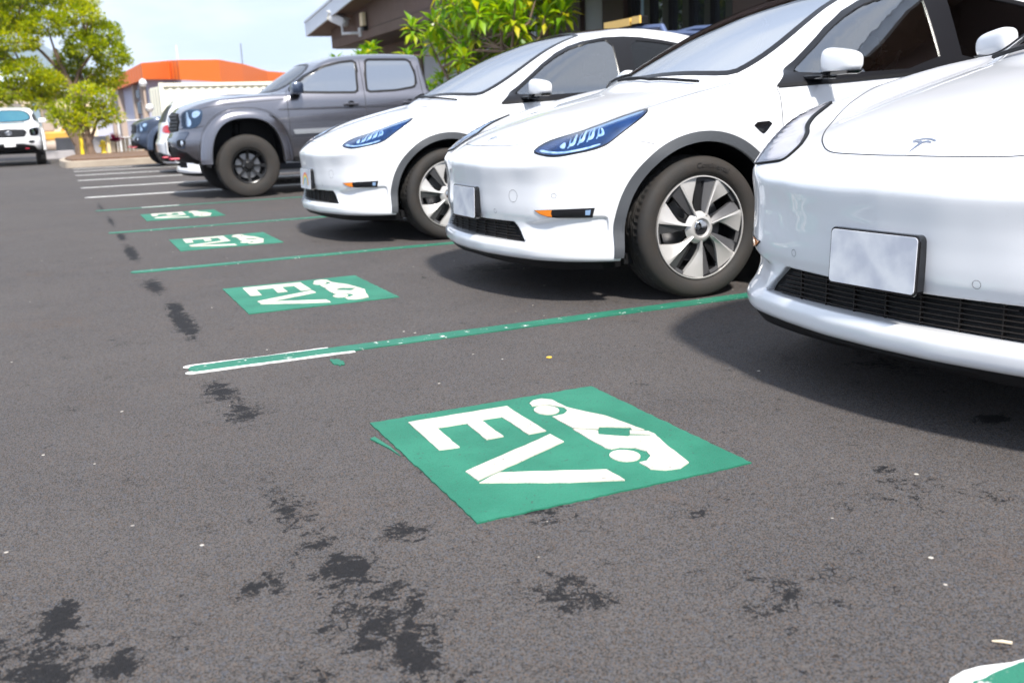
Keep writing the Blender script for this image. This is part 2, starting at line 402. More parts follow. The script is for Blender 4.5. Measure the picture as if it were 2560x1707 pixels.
# ------------------------------------------------------------------ electric hatchback body as an implicit surface
# car space: u forward from the front axle, v to the car's left, w up
Hc = tab([-.6, -.4, -.23, -.1, .1, .33, .5, .673, .76, .82, .86, 1.0], [1.09, 1.07, 1.045, 1.02, .975, .918, .868, .803, .762, .722, .69, .55], .045)
Hr = tab([-.6, -.2, .0], [0, 0, 0])
Sh = tab([0, .2, .4, .57, .8, 1.], [0, .015, .055, .105, .125, .13], .05)
Pu = tab([-3.9, -3.7, -3.3, -2.9, -2.2, -1.4, -.7, 0, .4, .8, 1.2], [.74, .86, .935, .962, .95, .945, .95, .966, .962, .955, .95], .1)
Au = tab([.0, .18, .3, .45, .6, .72, .8, .88, .95, 1.05, 1.2, 1.6], [.09, .06, .025, .004, 0, .002, .010, .030, .055, .10, .19, .45], .03, -1, 3)
Gq = tab([-1, 0, .2, .4, .55, .632, .75, .844, .9, .94, .97, 1.1], [0, 0, .009, .046, .086, .115, .196, .308, .425, .56, .73, 1.6], .032, -1, 2)
Fc = tab([0, .17, .205, .235, .275, .30, .36, .40, .43, .47, .52, .58, .63, .675, .70, .72, .74, .9], [.70, .79, .845, .868, .872, .858, .834, .834, .844, .847, .848, .852, .858, .862, .856, .840, .818, .66], .009, -1, 2, 8000)
RC = tab([1.0, .6, .3, -.05, -.2, -.42, -.65, -.9, -1.15, -1.4, -1.7, -2.0, -2.3, -2.6, -2.9, -3.2, -3.5, -3.66, -3.85, -4.2], [-2., -.6, .68, 1.01, 1.092, 1.205, 1.318, 1.425, 1.512, 1.572, 1.612, 1.62, 1.592, 1.535, 1.46, 1.365, 1.25, 1.16, .95, .4], .07)
SC = tab([.6, .9, 1.0, 1.1, 1.24, 1.35, 1.45, 1.52, 1.6, 1.7], [.98, .915, .888, .853, .785, .728, .672, .625, .55, .44], .04, -1, 3)
Rr = tab([0, .2, .5, .8, 1.0, 1.3], [3.70, 3.80, 3.87, 3.886, 3.80, 3.6], .05, -1, 3)
def car_f(u, v, w):
    q = np.sqrt(v*v+1e-5)
    sh = Sh(q)
    T = Hc(u+sh)+.010*np.exp(-((q-.79)/.10)**2)*sst(.75, .2, u)-.010*np.exp(-((q-.60)/.07)**2)*sst(.7, .3, u)-.012*(q/.9)**2
    top = (w-T)/np.sqrt(1+.12+.6*sst(.6, .85, u))
    ru = np.sqrt((u)**2+(w-.345)**2)
    S = Pu(u)-Au(w)+.012*np.exp(-((ru-.50)/.09)**2)*sst(.15, .3, w)+.010*np.exp(-((np.sqrt((u+2.89)**2+(w-.345)**2)-.5)/.09)**2)
    S = S-.016*np.exp(-((w-.40)/.10)**2)*sst(-.45, -.65, u)*sst(-2.45, -2.25, u)        # door scallop
    side = q-S
    G = Gq(q); dG = (Gq(q+.01)-Gq(q-.01))/.02
    # fascia: bulge above the lower crease, scoop under the fog slot
    wt = .396+.034*sst(.55, .76, q); A = .024*sst(.50, .64, q)*sst(.866, .850, q)*sst(.26, .33, w)*sst(wt+.006, wt-.010, w)
    A = A+.010*sst(.30, .50, q)*np.exp(-((w-.60)/.09)**2)
    fr = (u-(Fc(w)-G-A))/np.sqrt(1+dG**2)
    rear = (-u-Rr(w)+.9*(q/.96)**6*.25+.10*(q/.9)**2)
    low = smax(smax(top, side, .16), fr, .034)
    low = smax(smax(low, rear, .15), .215-w, .03)
    # cabin
    cs = .57*q*q*sst(-2.0, -1.2, u)
    r = w-(RC(u+cs)-.13*np.maximum(q-.05, 0)**2*1.0)
    r = r/np.sqrt(1+.24*sst(-1.9, -1., u)+.1)
    s = (q-SC(w)+.06*sst(-2.2, -3.7, u)+.02*sst(-.9, -.4, u))/1.12
    cab = smax(smax(r, s, .07), rear, .1)
    d = smin(low, cab, .035)
    # lower air intake
    hw = .545-(.10)*(w-.30)/.09; box = smax(smax(q-hw, np.abs(w-.347)-.047, .015), .775-.55*q*q*.35-u, .01)
    d = smax(d, -box, .012)
    return d
ARCH_R, HUB = .414, .345
def arch_poly(r, u0=0., n=40, base=.17, flare=.0):
    a = np.linspace(-.35, math.pi+.35, n); return [(u0+r*math.cos(t), HUB+r*math.sin(t)) for t in a if HUB+r*math.sin(t) > base]

def mesh_part(name, P, F, N, keep, m, parent):
    F2 = F[keep]; used = np.unique(F2); re = -np.ones(len(P), int); re[used] = np.arange(len(used))
    return link(name, pymesh(name, P[used], re[F2], normals=N[used]), m, parent)

def wheel_cover_mesh(parent, n=7):
    """two-tone blade cover: silver blades and dark blades round a hub (axis +Y is outward)"""
    def sector(mb, pts):      # pts: rows of (r, angle, depth) -> strip
        rows = len(pts); k = len(pts[0]); vs = [(r*math.cos(a), h, r*math.sin(a)) for row in pts for r, a, h in row]
        fs = [(i*k+j, i*k+j+1, (i+1)*k+j+1, (i+1)*k+j) for i in range(rows-1) for j in range(k-1)]
        mb.add(vs, fs)
    for i in range(n):
        a0 = 2*math.pi*i/n+R(-94)
        sil = MB(); rr = [(.062, -9, 2), (.085, -8, 2), (.105, -7, 1.5), (.13, -10, 1.), (.165, -17, .8), (.20, -22.5, .8), (.235, -26, .8), (.2465, -27, .8)]
        rows = []
        for r, lo, hi in rr:
            ridge = .012-.010*((r-.06)/.19); row = []
            for t in (0, .12, .3, .6, 1.):
                a = a0-R(lo)*t
                dep = ridge-(.018*t if t > .12 else .002*(1-t/.12))*min(1, (r-.05)/.08)
                row.append((r, a, dep))
            rows.append(row)
        sector(sil, rows)
        # edge walls down into the wheel
        for j in (0, -1):
            sector(sil, [[(row[j][0], row[j][1], row[j][2]), (row[j][0], row[j][1], row[j][2]-.022)] for row in rows])
        sil.build('silver_blade', M['silver'], parent, smooth=True, angle=28)
        drk = MB(); rows = []
        for r, hi in [(.070, 9), (.10, 13.5), (.14, 13.8), (.18, 13.2), (.22, 13), (.238, 13)]:
            rows.append([(r, a0-R(.6), -.004), (r, a0-R(hi*.5), -.008-.006*(r/.25)), (r, a0-R(hi), -.012-.010*(r/.25))])
        sector(drk, rows)
        for j in (-1,): sector(drk, [[(row[j][0], row[j][1], row[j][2]), (row[j][0], row[j][1], row[j][2]-.02)] for row in rows])
        sector(drk, [[(.224, a0-R(x), -.016), (.2465, a0-R(x), -.010)] for x in (12, 15, 18, 21, 24.6)])
        drk.build('dark_blade', M['darkm'], parent, smooth=True, angle=28)
def make_wheel(kind='ev', r=.3465, wid=.232, parent=None, lettering=True):
    """wheel with its axis along +Y (outward), centred on the origin; outer rim plane near y=+wid/2"""
    w = empty('wheel'); w.parent = parent
    h = wid/2; rim = .256 if kind == 'ev' else .222
    prof = [(rim-.004, h*.80), (rim+.004, h*.93), (rim+.018, h*1.02), ((r+rim)/2, h*1.055), (r-.026, h*1.01), (r-.018, h*.97), (r-.009, h*.90), (r-.003, h*.78)]
    mb = MB(); full = prof+[(r-.001, h*.70)]
    mb.lathe(full, 96); mb.lathe([(a, -b) for a, b in full][::-1], 96)
    for k in range(72):      # raised ribs near the shoulder
        pass
    ty = mb.build('tyre', M['tyre'], w, smooth=True, angle=50)
    tr = MB(); n = 132 if kind == 'ev' else 72
    grooves = [(-.62, .05), (-.28, .05), (.02, .05), (.30, .05), (.62, .05)]
    ys = np.linspace(-.78, .78, 61)
    vs = []; 
    for k in range(n):
        a = 2*math.pi*k/n
        for y in ys:
            rr = r-.001*abs(y)-.010*max(0, abs(y)-.62)**1.0/.16*.4
            if any(abs(y-g) < .028 for g, _ in grooves[1:4]): rr -= .007
            if abs(y) > .40:
                if (k % (2 if kind == 'ev' else 3)) == 0: rr -= .004 if kind == 'ev' else .009
            elif (k % 6) == (0 if abs(y) < .15 else 3) and kind == 'ev': rr -= .003
            elif kind != 'ev' and (k+int(abs(y)*12)) % 3 == 0: rr -= .009
            vs.append((rr*math.cos(a), y*h, rr*math.sin(a)))
    m_ = len(ys); fs = [(k*m_+j, k*m_+j+1, ((k+1) % n)*m_+j+1, ((k+1) % n)*m_+j) for k in range(n) for j in range(m_-1)]
    tr.add(vs, fs).build('tread', M['tread'], ty)
    if kind == 'ev':
        MB().lathe([(rim-.004, h*.80), (rim-.006, h*.90), (rim-.011, h*.905), (rim-.012, h*.86)], 96).build('rim_lip', M['silver'], w, smooth=True)
        rb = MB().lathe([(rim-.008, h*.88), (rim-.014, h*.80), (rim-.03, h*.2), (rim-.034, -h*.85), (rim-.004, -h*.95)], 64); rb.lathe([(.24, -h*.1), (.03, -h*.1)], 48)
        rb.build('rim_barrel', M['rimblack'], w, smooth=True)
        MB().lathe([(.17, h*.12), (.17, h*.02), (.06, h*.02)], 48).lathe([(.17, h*.12), (.05, h*.12)], 48).build('brake_disc', M['disc'], w)
        cov = empty('wheel_cover'); cov.parent = w; cov.location = (0, h*.86, 0)
        wheel_cover_mesh(cov)
        hb = MB().lathe([(.080, -.016), (.066, .004), (.056, .010), (.046, .011), (.041, .004), (.038, -.002)], 48); hb.build('hub_ring', M['silver'], cov, smooth=True, angle=40)
        MB().lathe([(.038, -.004), (.037, .006), (.033, .009), (.0005, .010)], 40).build('centre_cap', M['chrome'], cov, smooth=True, angle=40)
        sp = MB()
        for i in range(5):
            a = 2*math.pi*i/5+.3; c, s_ = math.cos(a), math.sin(a)
            Mx = Matrix(((c, 0, -s_, 0), (0, 1, 0, 0), (s_, 0, c, 0), (0, 0, 0, 1)))
            sp.box((.05, -.05, -.022), (.235, -.025, .022), Mx)
        sp.build('inner_spokes', M['rimblack'], cov)
        if lettering:
            me = text_mesh('Continental', .036, .0006)
            rad = .288
            for v in me.vertices:
                a = R(101)+v.co.x*1.08/rad; rr = rad+v.co.y; v.co = (rr*math.cos(a), h*1.055+v.co.z, rr*math.sin(a))
            lt = link('sidewall_lettering', me, mat('raised_tyre_letter', (.010, .009, .009), rough=.5), ty)
    else:
        MB().lathe([(rim+.002, h*.90), (rim-.006, h*.97), (rim-.016, h*.93), (rim-.022, h*.6), (rim-.03, -h*.2), (rim-.03, -h*.9)], 72).build('rim_barrel', M['rimblack'], w, smooth=True)
        sp = MB()
        for i in range(8):
            a = 2*math.pi*i/8+R(90); c, s_ = math.cos(a), math.sin(a)
            Mx = Matrix(((c, 0, -s_, 0), (0, 1, 0, 0), (s_, 0, c, 0), (0, 0, 0, 1)))
            p0 = [Vector((.05, h*.30, -.020)), Vector((.05, h*.30, .020)), Vector((.150, h*.42, .016)), Vector((rim-.014, h*.80, .026)), Vector((rim-.014, h*.80, -.026)), Vector((.150, h*.42, -.016))]
            v0 = [Mx @ p for p in p0]; v1 = [Mx @ (p-Vector((0, .03, 0))) for p in p0]
            sp.add(v0+v1, [(0,1,2,5), (5,2,3,4), (0,6,7,1), (1,7,8,2), (2,8,9,3), (4,10,11,5), (5,11,6,0)])
        sp.build('spokes', M['rimblack'], w)
        MB().lathe([(.085, h*.22), (.078, h*.34), (.060, h*.36), (.046, h*.40), (.044, h*.60), (.036, h*.66), (.0005, h*.67)], 40).build('hub', M['rimblack'], w, smooth=True, angle=35)
        nuts = MB()
        for i in range(6):
            a = 2*math.pi*i/6; nuts.tube([(.066*math.cos(a), h*.3, .066*math.sin(a)), (.066*math.cos(a), h*.5, .066*math.sin(a))], .010, 6)
        nuts.build('wheel_nut', M['chrome'], w)
        MB().lathe([(.16, h*.1), (.16, -.02), (.05, -.02)], 40).lathe([(.16, h*.1), (.03, h*.1)], 40).build('brake_disc', M['disc'], w)
        dk = MB().lathe([(rim-.03, -h*.3), (.02, -h*.3)], 40); dk.build('backing_plate', M['blackp'], w)
    return w
def copy_wheel(w, loc, rz=0., steer=0.):
    c = copy_tree(w, w.parent); c.location = loc; c.rotation_euler = (0, 0, rz); return c

def shell_inside(P, F, N, keep, d, m, parent, name='cabin_lining'):
    F2 = F[keep]; used = np.unique(F2); re = -np.ones(len(P), int); re[used] = np.arange(len(used))
    return link(name, pymesh(name, P[used]-N[used]*d, re[F2][:, ::-1], normals=-N[used]), m, parent)

def rounded(mb_box, w=.03): return mb_box

def make_ev():
    root = empty('parked_car')
    us = np.concatenate([np.arange(-4.0, -2.3, .035), np.arange(-2.3, -1.8, .024), np.arange(-1.8, .50, .0125), np.arange(.50, .95, .0085)]); vh = np.concatenate([np.arange(.0045, .60, .009), np.arange(.60, 1.06, .0125)]); vs = np.concatenate([-vh[::-1], vh]); ws = np.concatenate([np.arange(.17, .46, .0075), np.arange(.46, 1.68, .0125)])
    P, F, N = surface_net(car_f, us, vs, ws)
    C = P[F].mean(1); CN = N[F].mean(1); u, v, w = C.T; q = np.abs(v)
    # openings
    front_pane = smooth_poly([(-.60, 1.045), (-1.585, 1.078), (-1.60, 1.30), (-1.61, 1.485), (-1.41, 1.466), (-1.27, 1.432), (-1.13, 1.375), (-.97, 1.290), (-.85, 1.21), (-.72, 1.125)], 1)
    rear_pane = smooth_poly([(-1.745, 1.082), (-2.66, 1.115), (-2.74, 1.33), (-2.40, 1.41), (-2.05, 1.465), (-1.79, 1.483), (-1.765, 1.3)], 1)
    quarter = smooth_poly([(-2.74, 1.12), (-3.14, 1.14), (-3.08, 1.19), (-2.82, 1.295)], 1)
    dlo = [(-.488, 1.008), (-.9, 1.026), (-1.316, 1.048), (-1.72, 1.060), (-2.4, 1.085), (-2.95, 1.105), (-3.30, 1.125), (-3.25, 1.160), (-3.10, 1.220), (-2.85, 1.320), (-2.50, 1.415), (-2.1, 1.485), (-1.9, 1.508), (-1.735, 1.514), (-1.544, 1.505), (-1.36, 1.475), (-1.24, 1.440), (-1.11, 1.385), (-.95, 1.295), (-.82, 1.210), (-.69, 1.125), (-.56, 1.052)]
    half = [(.0, -.165), (.12, -.183), (.293, -.246), (.486, -.342), (.59, -.425), (.606, -.53), (.605, -.65), (.585, -.79), (.545, -.95), (.49, -1.14), (.455, -1.32), (.435, -1.46), (0, -1.44)]
    ws_out = smooth_poly(half+[(-a, b) for a, b in half[-2:0:-1]], 1)
    ws_in = inset(ws_out, .035)
    roof = smooth_poly([(-.435, -1.475), (0, -1.452), (.435, -1.475), (.47, -2.2), (.42, -2.9), (0, -2.97), (-.42, -2.9), (-.47, -2.2)], 1)
    wm = (in_poly(v, u, inset(ws_in, -.018)) & (CN[:, 2] > .3) & (w > 1.0))
    sidehole = (in_poly(u, w, inset(front_pane, -.015)) | in_poly(u, w, inset(rear_pane, -.015)) | in_poly(u, w, inset(quarter, -.018))) & (np.abs(CN[:, 1]) > .12) & (q > .45)
    well = ((np.hypot(u, w-HUB) < ARCH_R+.004) | (np.hypot(u+2.89, w-HUB) < ARCH_R+.004) | ((np.abs(u) < .428) & (w < HUB)) | ((np.abs(u+2.89) < .428) & (w < HUB))) & (q > .60)
    intake = in_poly(v, w, [(-.53, .315), (.53, .315), (.44, .378), (-.44, .378)]) & (u < .842-.35*q*q) & (u > .5)
    cut = wm | sidehole | well
    hh_ = [(0, .760), (.173, .747), (.30, .722), (.36, .695), (.415, .655), (.483, .594), (.579, .475), (.653, .351), (.695, .266), (.73, .177), (.773, .068), (.80, -.07), (.80, -.28)]; hoodp = [(-a, b) for a, b in hh_[::-1]][:-1]+hh_
    hood = in_poly(v, u, hoodp) & (CN[:, 2] > .25) & ~cut
    bump = (u > .60) & (w < .735) & ~hood & ~cut
    fd = in_poly(u, w, [(-.44, .30), (-.445, 1.2), (-.9, 1.55), (-1.66, 1.55), (-1.66, .30)]) & (np.abs(CN[:, 1]) > .5) & (q > .6) & ~cut & ~in_poly(u, w, dlo)
    rd = in_poly(u, w, [(-1.66, .30), (-1.66, 1.55), (-2.75, 1.5), (-2.75, .75), (-2.45, .55), (-2.40, .30)]) & (np.abs(CN[:, 1]) > .5) & (q > .6) & ~cut & ~in_poly(u, w, dlo)
    rest = ~(cut | hood | bump | fd | rd)
    mesh_part('body', P, F, N, rest, M['white'], root)
    mesh_part('hood', P, F, N, hood, M['white'], root)
    mesh_part('front_bumper', P, F, N, bump, M['white'], root)
    doors = []
    for k, reg in (('front', fd), ('rear', rd)):
        for s in (1, -1):
            doors.append((k, s, mesh_part('door', P, F, N, reg & (v*s > 0), M['white'], root)))
    # cabin lining
    shell_inside(P, F, N, (w > .55) & (u < -.0) & (u > -3.75) & ~cut & ~((w < .95) & (CN[:, 2] > .9)) & (u < -.35-.0*q) | ((w > 1.08) & (u > -.4) & ~cut), .03, M['inside'], root)
    # seams
    g = []
    fl = hoodp
    g.append(('top', smooth_poly(fl, 2, closed=False), .0045, False))
    g.append(('left', smooth_poly([(-.488, 1.006), (-.474, .988), (-.482, .966), (-.475, .914), (-.467, .827), (-.457, .763), (-.46, .60), (-.50, .46), (-.52, .30)], 1, False), .005, True))
    g.append(('left', [(-1.66, 1.50), (-1.65, 1.2), (-1.645, .9), (-1.65, .30)], .004, True))
    g.append(('left', smooth_poly([(-2.72, 1.10), (-2.66, .85), (-2.48, .60), (-2.42, .30)], 1, False), .004, True))
    g.append(('left', smooth_poly([(.255, .752), (.31, .768), (.36, .773)], 1, False), .0025, True))
    a = np.linspace(0, 2*math.pi, 25)
    g.append(('front', [(.455+.030*math.cos(t), .522+.030*math.sin(t)) for t in a], .0014, False))
    for sv, sw in ((.301, .440), (-.375, .449), (.70, .53), (-.70, .53)):
        g.append(('front', [(sv+.011*math.cos(t), sw+.011*math.sin(t)) for t in a], .0011, False))
    gaps('panel_gap', car_f, g, M['gap'], root)
    # glazing
    patch('windscreen_border', car_f, 'top', ws_out, M['frit'], root, off=.003, thick=.012, d=.045, holes=[ws_in])
    patch('windscreen', car_f, 'top', inset(ws_in, -.002), M['wind'], root, off=.001, thick=.0, d=.05)
    patch('roof_glass', car_f, 'top', roof, M['roofg'], root, off=.003, thick=.012, d=.06)
    patch('window_trim', car_f, 'left', dlo, M['frit'], root, off=.0065, thick=.012, d=.026, holes=[front_pane, rear_pane, quarter], mirror=True)
    patch('side_window', car_f, 'left', inset(front_pane, -.002), M['side'], root, off=.0, thick=.0, d=.06, mirror=True)
    patch('side_window', car_f, 'left', inset(rear_pane, -.002), M['privacy'], root, off=.0, thick=.0, d=.06, mirror=True)
    patch('quarter_window', car_f, 'left', inset(quarter, -.002), M['privacy'], root, off=.0, thick=.0, d=.06, mirror=True)
    # lower sill strip of the side windows
    sill = dlo[:7]; patch('window_sill_trim', car_f, 'left', sill+[(x, y-.016) for x, y in sill[::-1]], M['blackp'], root, off=.008, thick=.012, d=.04, mirror=True)
    # B pillar line and camera
    # headlamps
    hl = smooth_poly([(-.165, .728), (-.150, .748), (-.086, .775), (.0, .793), (.103, .811), (.211, .831), (.309, .854), (.455, .890), (.579, .914), (.594, .903), (.582, .879), (.537, .852), (.466, .813), (.396, .770), (.359, .754), (.283, .736), (.162, .722), (.078, .713), (.011, .711), (-.063, .716), (-.12, .722)], 1)
    lamp = []
    for s in (1, -1):
        e = empty('headlight'); e.parent = root; lamp.append(e)
    def lp(name, poly, m, off, thick, d=.016, holes=()):
        a, b = patch(name, car_f, 'obl', poly, m, None, off=off, thick=thick, d=d, holes=holes, mirror=True); a.parent = lamp[0]; b.parent = lamp[1]
    lp('lens_seal', hl, M['blackp'], .0075, .010, .018, holes=[inset(hl, .0035)])
    lp('lamp_housing', inset(hl, .002), M['lampdark'], .0028, .002)
    inner = inset(hl, .012)
    # light-guide strip along the lower edge and projector ribs
    lg = smooth_poly([(-.115, .732), (-.03, .7255), (.08, .7235), (.17, .731), (.26, .743), (.335, .760), (.33, .766), (.25, .750), (.16, .738), (.08, .7305), (-.02, .733), (-.10, .741)], 1)
    lp('light_guide', lg, M['guide'], .0046, .0022, .02)
    for i in range(5):
        x = (.060, .125, .185, .245, .310)[i]; y = .741+.0135*i; hgt = (.034, .046, .050, .046, .032)[i]
        rib = smooth_poly([(x, y), (x+.030, y+.003), (x+.042, y+.45*hgt), (x+.030, y+hgt), (x+.004, y+hgt+.008), (x+.020, y+.75*hgt), (x+.022, y+.4*hgt), (x+.002, y+.010)], 1) if i else smooth_poly([(x-.015, y+.012), (x+.030, y+.002), (x+.038, y+.5*hgt), (x+.022, y+hgt)], 1)
        lp('reflector', rib, M['guide'], .0046, .0022, .012)
        arc = smooth_poly([(x+.060, y+.004), (x+.074, y+.5*hgt), (x+.060, y+hgt+.012), (x+.050, y+hgt+.012), (x+.064, y+.5*hgt), (x+.053, y+.006)], 1)
        if i in (0, 1, 2, 3): lp('reflector', arc, M['guide2'], .0044, .002, .012)
    tp = [(.20, .823), (.32, .850), (.44, .880), (.56, .905), (.555, .899), (.44, .868), (.32, .840), (.21, .817)]
    lp('light_guide', tp, M['guide2'], .0044, .002, .02)
    lp('lens', inset(hl, .003), M['lensblue'], .0082, .002)
    # fog strip: amber tip and black slot
    fogd = [(-.137, .459), (-.05, .463), (.06, .467), (.20, .471), (.302, .473), (.284, .428), (.19, .427), (.05, .427), (-.03, .430), (-.09, .441)]
    for s, o in zip((1, -1), patch('fog_slot', car_f, 'obl', fogd, M['slot'], root, off=.003, thick=.02, d=.02, mirror=True)): pass
    patch('side_marker', car_f, 'obl', [(-.128, .4585), (-.05, .4615), (.003, .463), (-.004, .447), (.004, .431), (-.035, .433), (-.087, .443)], M['amber'], root, off=.0055, thick=.006, d=.015, mirror=True)
    patch('fog_lamp', car_f, 'obl', [(.240, .462), (.275, .464), (.268, .440), (.238, .440)], M['guide2'], root, off=.005, thick=.004, d=.012, mirror=True)
    # fender camera badge
    patch('fender_badge', car_f, 'left', smooth_poly([(-.268, .832), (-.415, .838), (-.345, .781), (-.325, .779)], 1), M['blackg'], root, off=.005, thick=.008, d=.02, mirror=True)
    # arch trims
    for u0 in (0., -2.89):
        outer = [(u0+.462, .235)]+[(u0+(ARCH_R+.046)*math.cos(t), HUB+(ARCH_R+.046)*math.sin(t)) for t in np.linspace(R(6), R(174), 40)]+[(u0-.462, .235)]
        inner_ = [(u0-.420, .235)]+[(u0+(ARCH_R-.002)*math.cos(t), HUB+(ARCH_R-.002)*math.sin(t)) for t in np.linspace(R(174), R(6), 40)]+[(u0+.420, .235)]
        patch('wheel_arch_trim', car_f, 'left', outer+inner_, M['clad'], root, off=.010, thick=.035, d=.03, mirror=True)
        for s in (1, -1):
            mb = MB(); n = 30; vs_ = []; 
            for k in range(n+1):
                t = R(-16)+R(212)*k/n
                for y in (.90, .52): vs_.append((u0+(ARCH_R+.01)*math.cos(t), s*y, HUB+(ARCH_R+.01)*math.sin(t)))
            fs = [(2*k, 2*k+1, 2*k+3, 2*k+2) for k in range(n)]
            mb.add(vs_, fs)
            mb.add([(u0+.42*math.cos(t), s*.52, HUB+.42*math.sin(t)) for t in np.linspace(R(-25), R(205), 24)], [tuple(range(24))])
            mb.build('wheel_arch_liner', M['blackp'], root)
    # sill cladding
    patch('sill_cladding', car_f, 'left', [(-.47, .222), (-.46, .30), (-.52, .315), (-2.38, .315), (-2.44, .30), (-2.43, .222)], M['clad'], root, off=.008, thick=.02, d=.05, mirror=True)
    # chin: dark apron below the bumper
    ap = MB(); line = []
    for t in np.linspace(-1, 1, 61):
        qq = abs(t)*.955; line.append((float(Fc(.235)-Gq(qq))-.020, math.copysign(qq*(1-.065*float(sst(.6, .95, qq))), t)))
    line = [p for p in line if p[0] > .455]; line = [(.432, line[0][1]*.985)]+line+[(.432, line[-1][1]*.985)]
    def lower(p): return .172+.018*(1-min(1, abs(p[1])/.8))
    vs_ = []; n = len(line)
    for p in line: vs_ += [(p[0], p[1], .232), (p[0]-.006, p[1]*.995, .205), (p[0]-.03, p[1]*.98, lower(p)), (p[0]-.10, p[1]*.94, lower(p)), (p[0]-.10, p[1]*.94, .235)]
    fs = [(5*i+j, 5*i+j+1, 5*i+5+j+1, 5*i+5+j) for i in range(n-1) for j in range(4)]+[(0, 1, 2, 3, 4), (5*n-1, 5*n-2, 5*n-3, 5*n-4, 5*n-5)]
    ap.add(vs_, fs).build('chin_apron', M['blackp'], root, smooth=True)
    MB().box((-3.6, -.80, .185), (.36, .80, .235)).box((.36, -.45, .195), (.66, .45, .235)).build('underbody', M['blackp'], root)
    # grille
    gb = MB(); gb.cur = 0
    sec = []
    for t in np.linspace(-.56, .56, 29):
        ub = .794-.175*t*t; sec.append((ub, t))
    vs_ = []; 
    for ub, t in sec: vs_ += [(ub, t*.955, .297), (ub, t*.835, .396)]
    gb.add(vs_, [(2*i, 2*i+1, 2*i+3, 2*i+2) for i in range(len(sec)-1)])
    gr = gb.build('lower_grille', M['blackp'], root)
    sl_ = MB()
    for k in range(6):
        z = .309+.0145*k; pts = [(ub+.014, t, z) for ub, t in sec if abs(t) < .505-.9*(z-.30)]
        for (u1, t1, z1), (u2, t2, z2) in zip(pts, pts[1:]):
            sl_.add([(u1, t1, z1-.0018), (u2, t2, z2-.0018), (u2-.013, t2, z2+.001), (u1-.013, t1, z1+.001), (u1, t1, z1+.0018), (u2, t2, z2+.0018)], [(0, 1, 5, 4), (4, 5, 2, 3), (0, 3, 2, 1)])
    for t in np.linspace(-.36, .36, 7):
        ub = .794-.175*t*t; sl_.box((ub+.001, t-.002, .300), (ub+.012, t+.002, .392))
    sl_.build('grille_slat', mat('grille_slat_plastic', (.020, .016, .014), rough=.6, spec=.25), gr)
    # plate
    pl = empty('licence_plate'); pl.parent = root; pl.location = (.868, 0, .474); pl.rotation_euler = (0, R(-2), 0)
    def rrect(hw, hh, r, n=5): return [(sx*(hw-r)+r*math.cos(a), sy*(hh-r)+r*math.sin(a)) for sx, sy, a0 in ((1, 1, 0), (-1, 1, 90), (-1, -1, 180), (1, -1, 270)) for a in [R(a0+90*k/n) for k in range(n+1)]]
    RX = Matrix(((0, 0, 1, 0), (1, 0, 0, 0), (0, 1, 0, 0), (0, 0, 0, 1)))     # (x,y,z)->(z,x,y)
    MB().prism(rrect(.160, .084, .016), -.030, .000, RX).build('plate_frame', M['blackg'], pl, bevel=.003)
    MB().prism(rrect(.1535, .0775, .012), .001, .004, RX).build('plate_panel', M['plate'], pl, bevel=.001)
    # emblem
    eb = MB()
    def on_hood(pts):
        p = np.array(pts); base, dr, TT = VIEWS['top'](p); Q = cast(car_f, base, dr, TT); n = grad(car_f, Q, .006); n /= np.linalg.norm(n, axis=1)[:, None]; return Q+n*.0018, Q
    for poly in ([(-.043, .688), (-.036, .678), (-.018, .671), (0, .669), (.018, .671), (.036, .678), (.043, .688), (.034, .684), (.018, .678), (0, .676), (-.018, .678), (-.034, .684)],
                 [(-.034, .694), (-.030, .688), (-.014, .683), (-.006, .685), (0, .690), (.006, .685), (.014, .683), (.030, .688), (.034, .694), (.015, .692), (.007, .696), (.0015, .742), (-.0015, .742), (-.007, .696), (-.015, .692)]):
        A, B = on_hood(poly); n = len(poly); eb.add([tuple(x) for x in A], [tuple(range(n))])
    eb.build('hood_emblem', M['embl'], root)
    # mirrors
    for s in (1, -1):
        prof = [(0, .0), (.02, .0)]
        bm = bmesh.new(); bmesh.ops.create_uvsphere(bm, u_segments=32, v_segments=20, radius=1)
        for vv in bm.verts:
            x, y, z = vv.co; sg = lambda c, p: math.copysign(abs(c)**p, c)
            x, y, z = sg(x, .62), sg(y, .62), sg(z, .62)
            # widen the rear face, pull the outer lower corner
            X = -.740+x*.056-y*.018; Y = 1.030+y*.098; Z = 1.108+z*(.060-.012*y)-.006*y
            if x < -.2: X = X-.0
            vv.co = (X, Y*s, max(Z, 1.062))
        me = bpy.data.meshes.new('door_mirror'); bmesh.ops.recalc_face_normals(bm, faces=bm.faces); bm.to_mesh(me); bm.free(); me.shade_smooth(); me.set_sharp_from_angle(angle=R(40))
        mr = link('door_mirror', me, M['white'], root)
        b = MB(); b.add([( -.685, .93*s, 1.062), (-.700, 1.118*s, 1.062), (-.80, 1.122*s, 1.062), (-.79, .94*s, 1.062), (-.70, .95*s, 1.040), (-.71, 1.10*s, 1.044), (-.785, 1.10*s, 1.044), (-.785, .95*s, 1.040)], [(0, 1, 2, 3), (4, 7, 6, 5), (0, 4, 5, 1), (1, 5, 6, 2), (2, 6, 7, 3), (3, 7, 4, 0)])
        b.box((-.76, .84*s if s > 0 else -.98, 1.028), (-.66, .98 if s > 0 else -.84, 1.050)) ; b.build('mirror_base', M['blackg'], mr, bevel=.006)
        g2 = MB().prism([(.965*s, 1.070), (1.100*s, 1.070), (1.095*s, 1.135), (.975*s, 1.145)], -.800, -.795, Matrix(((0, 0, 1, 0), (1, 0, 0, 0), (0, 1, 0, 0), (0, 0, 0, 1)))); g2.build('mirror_glass', M['chrome'], mr)
    # wipers
    wp = MB()
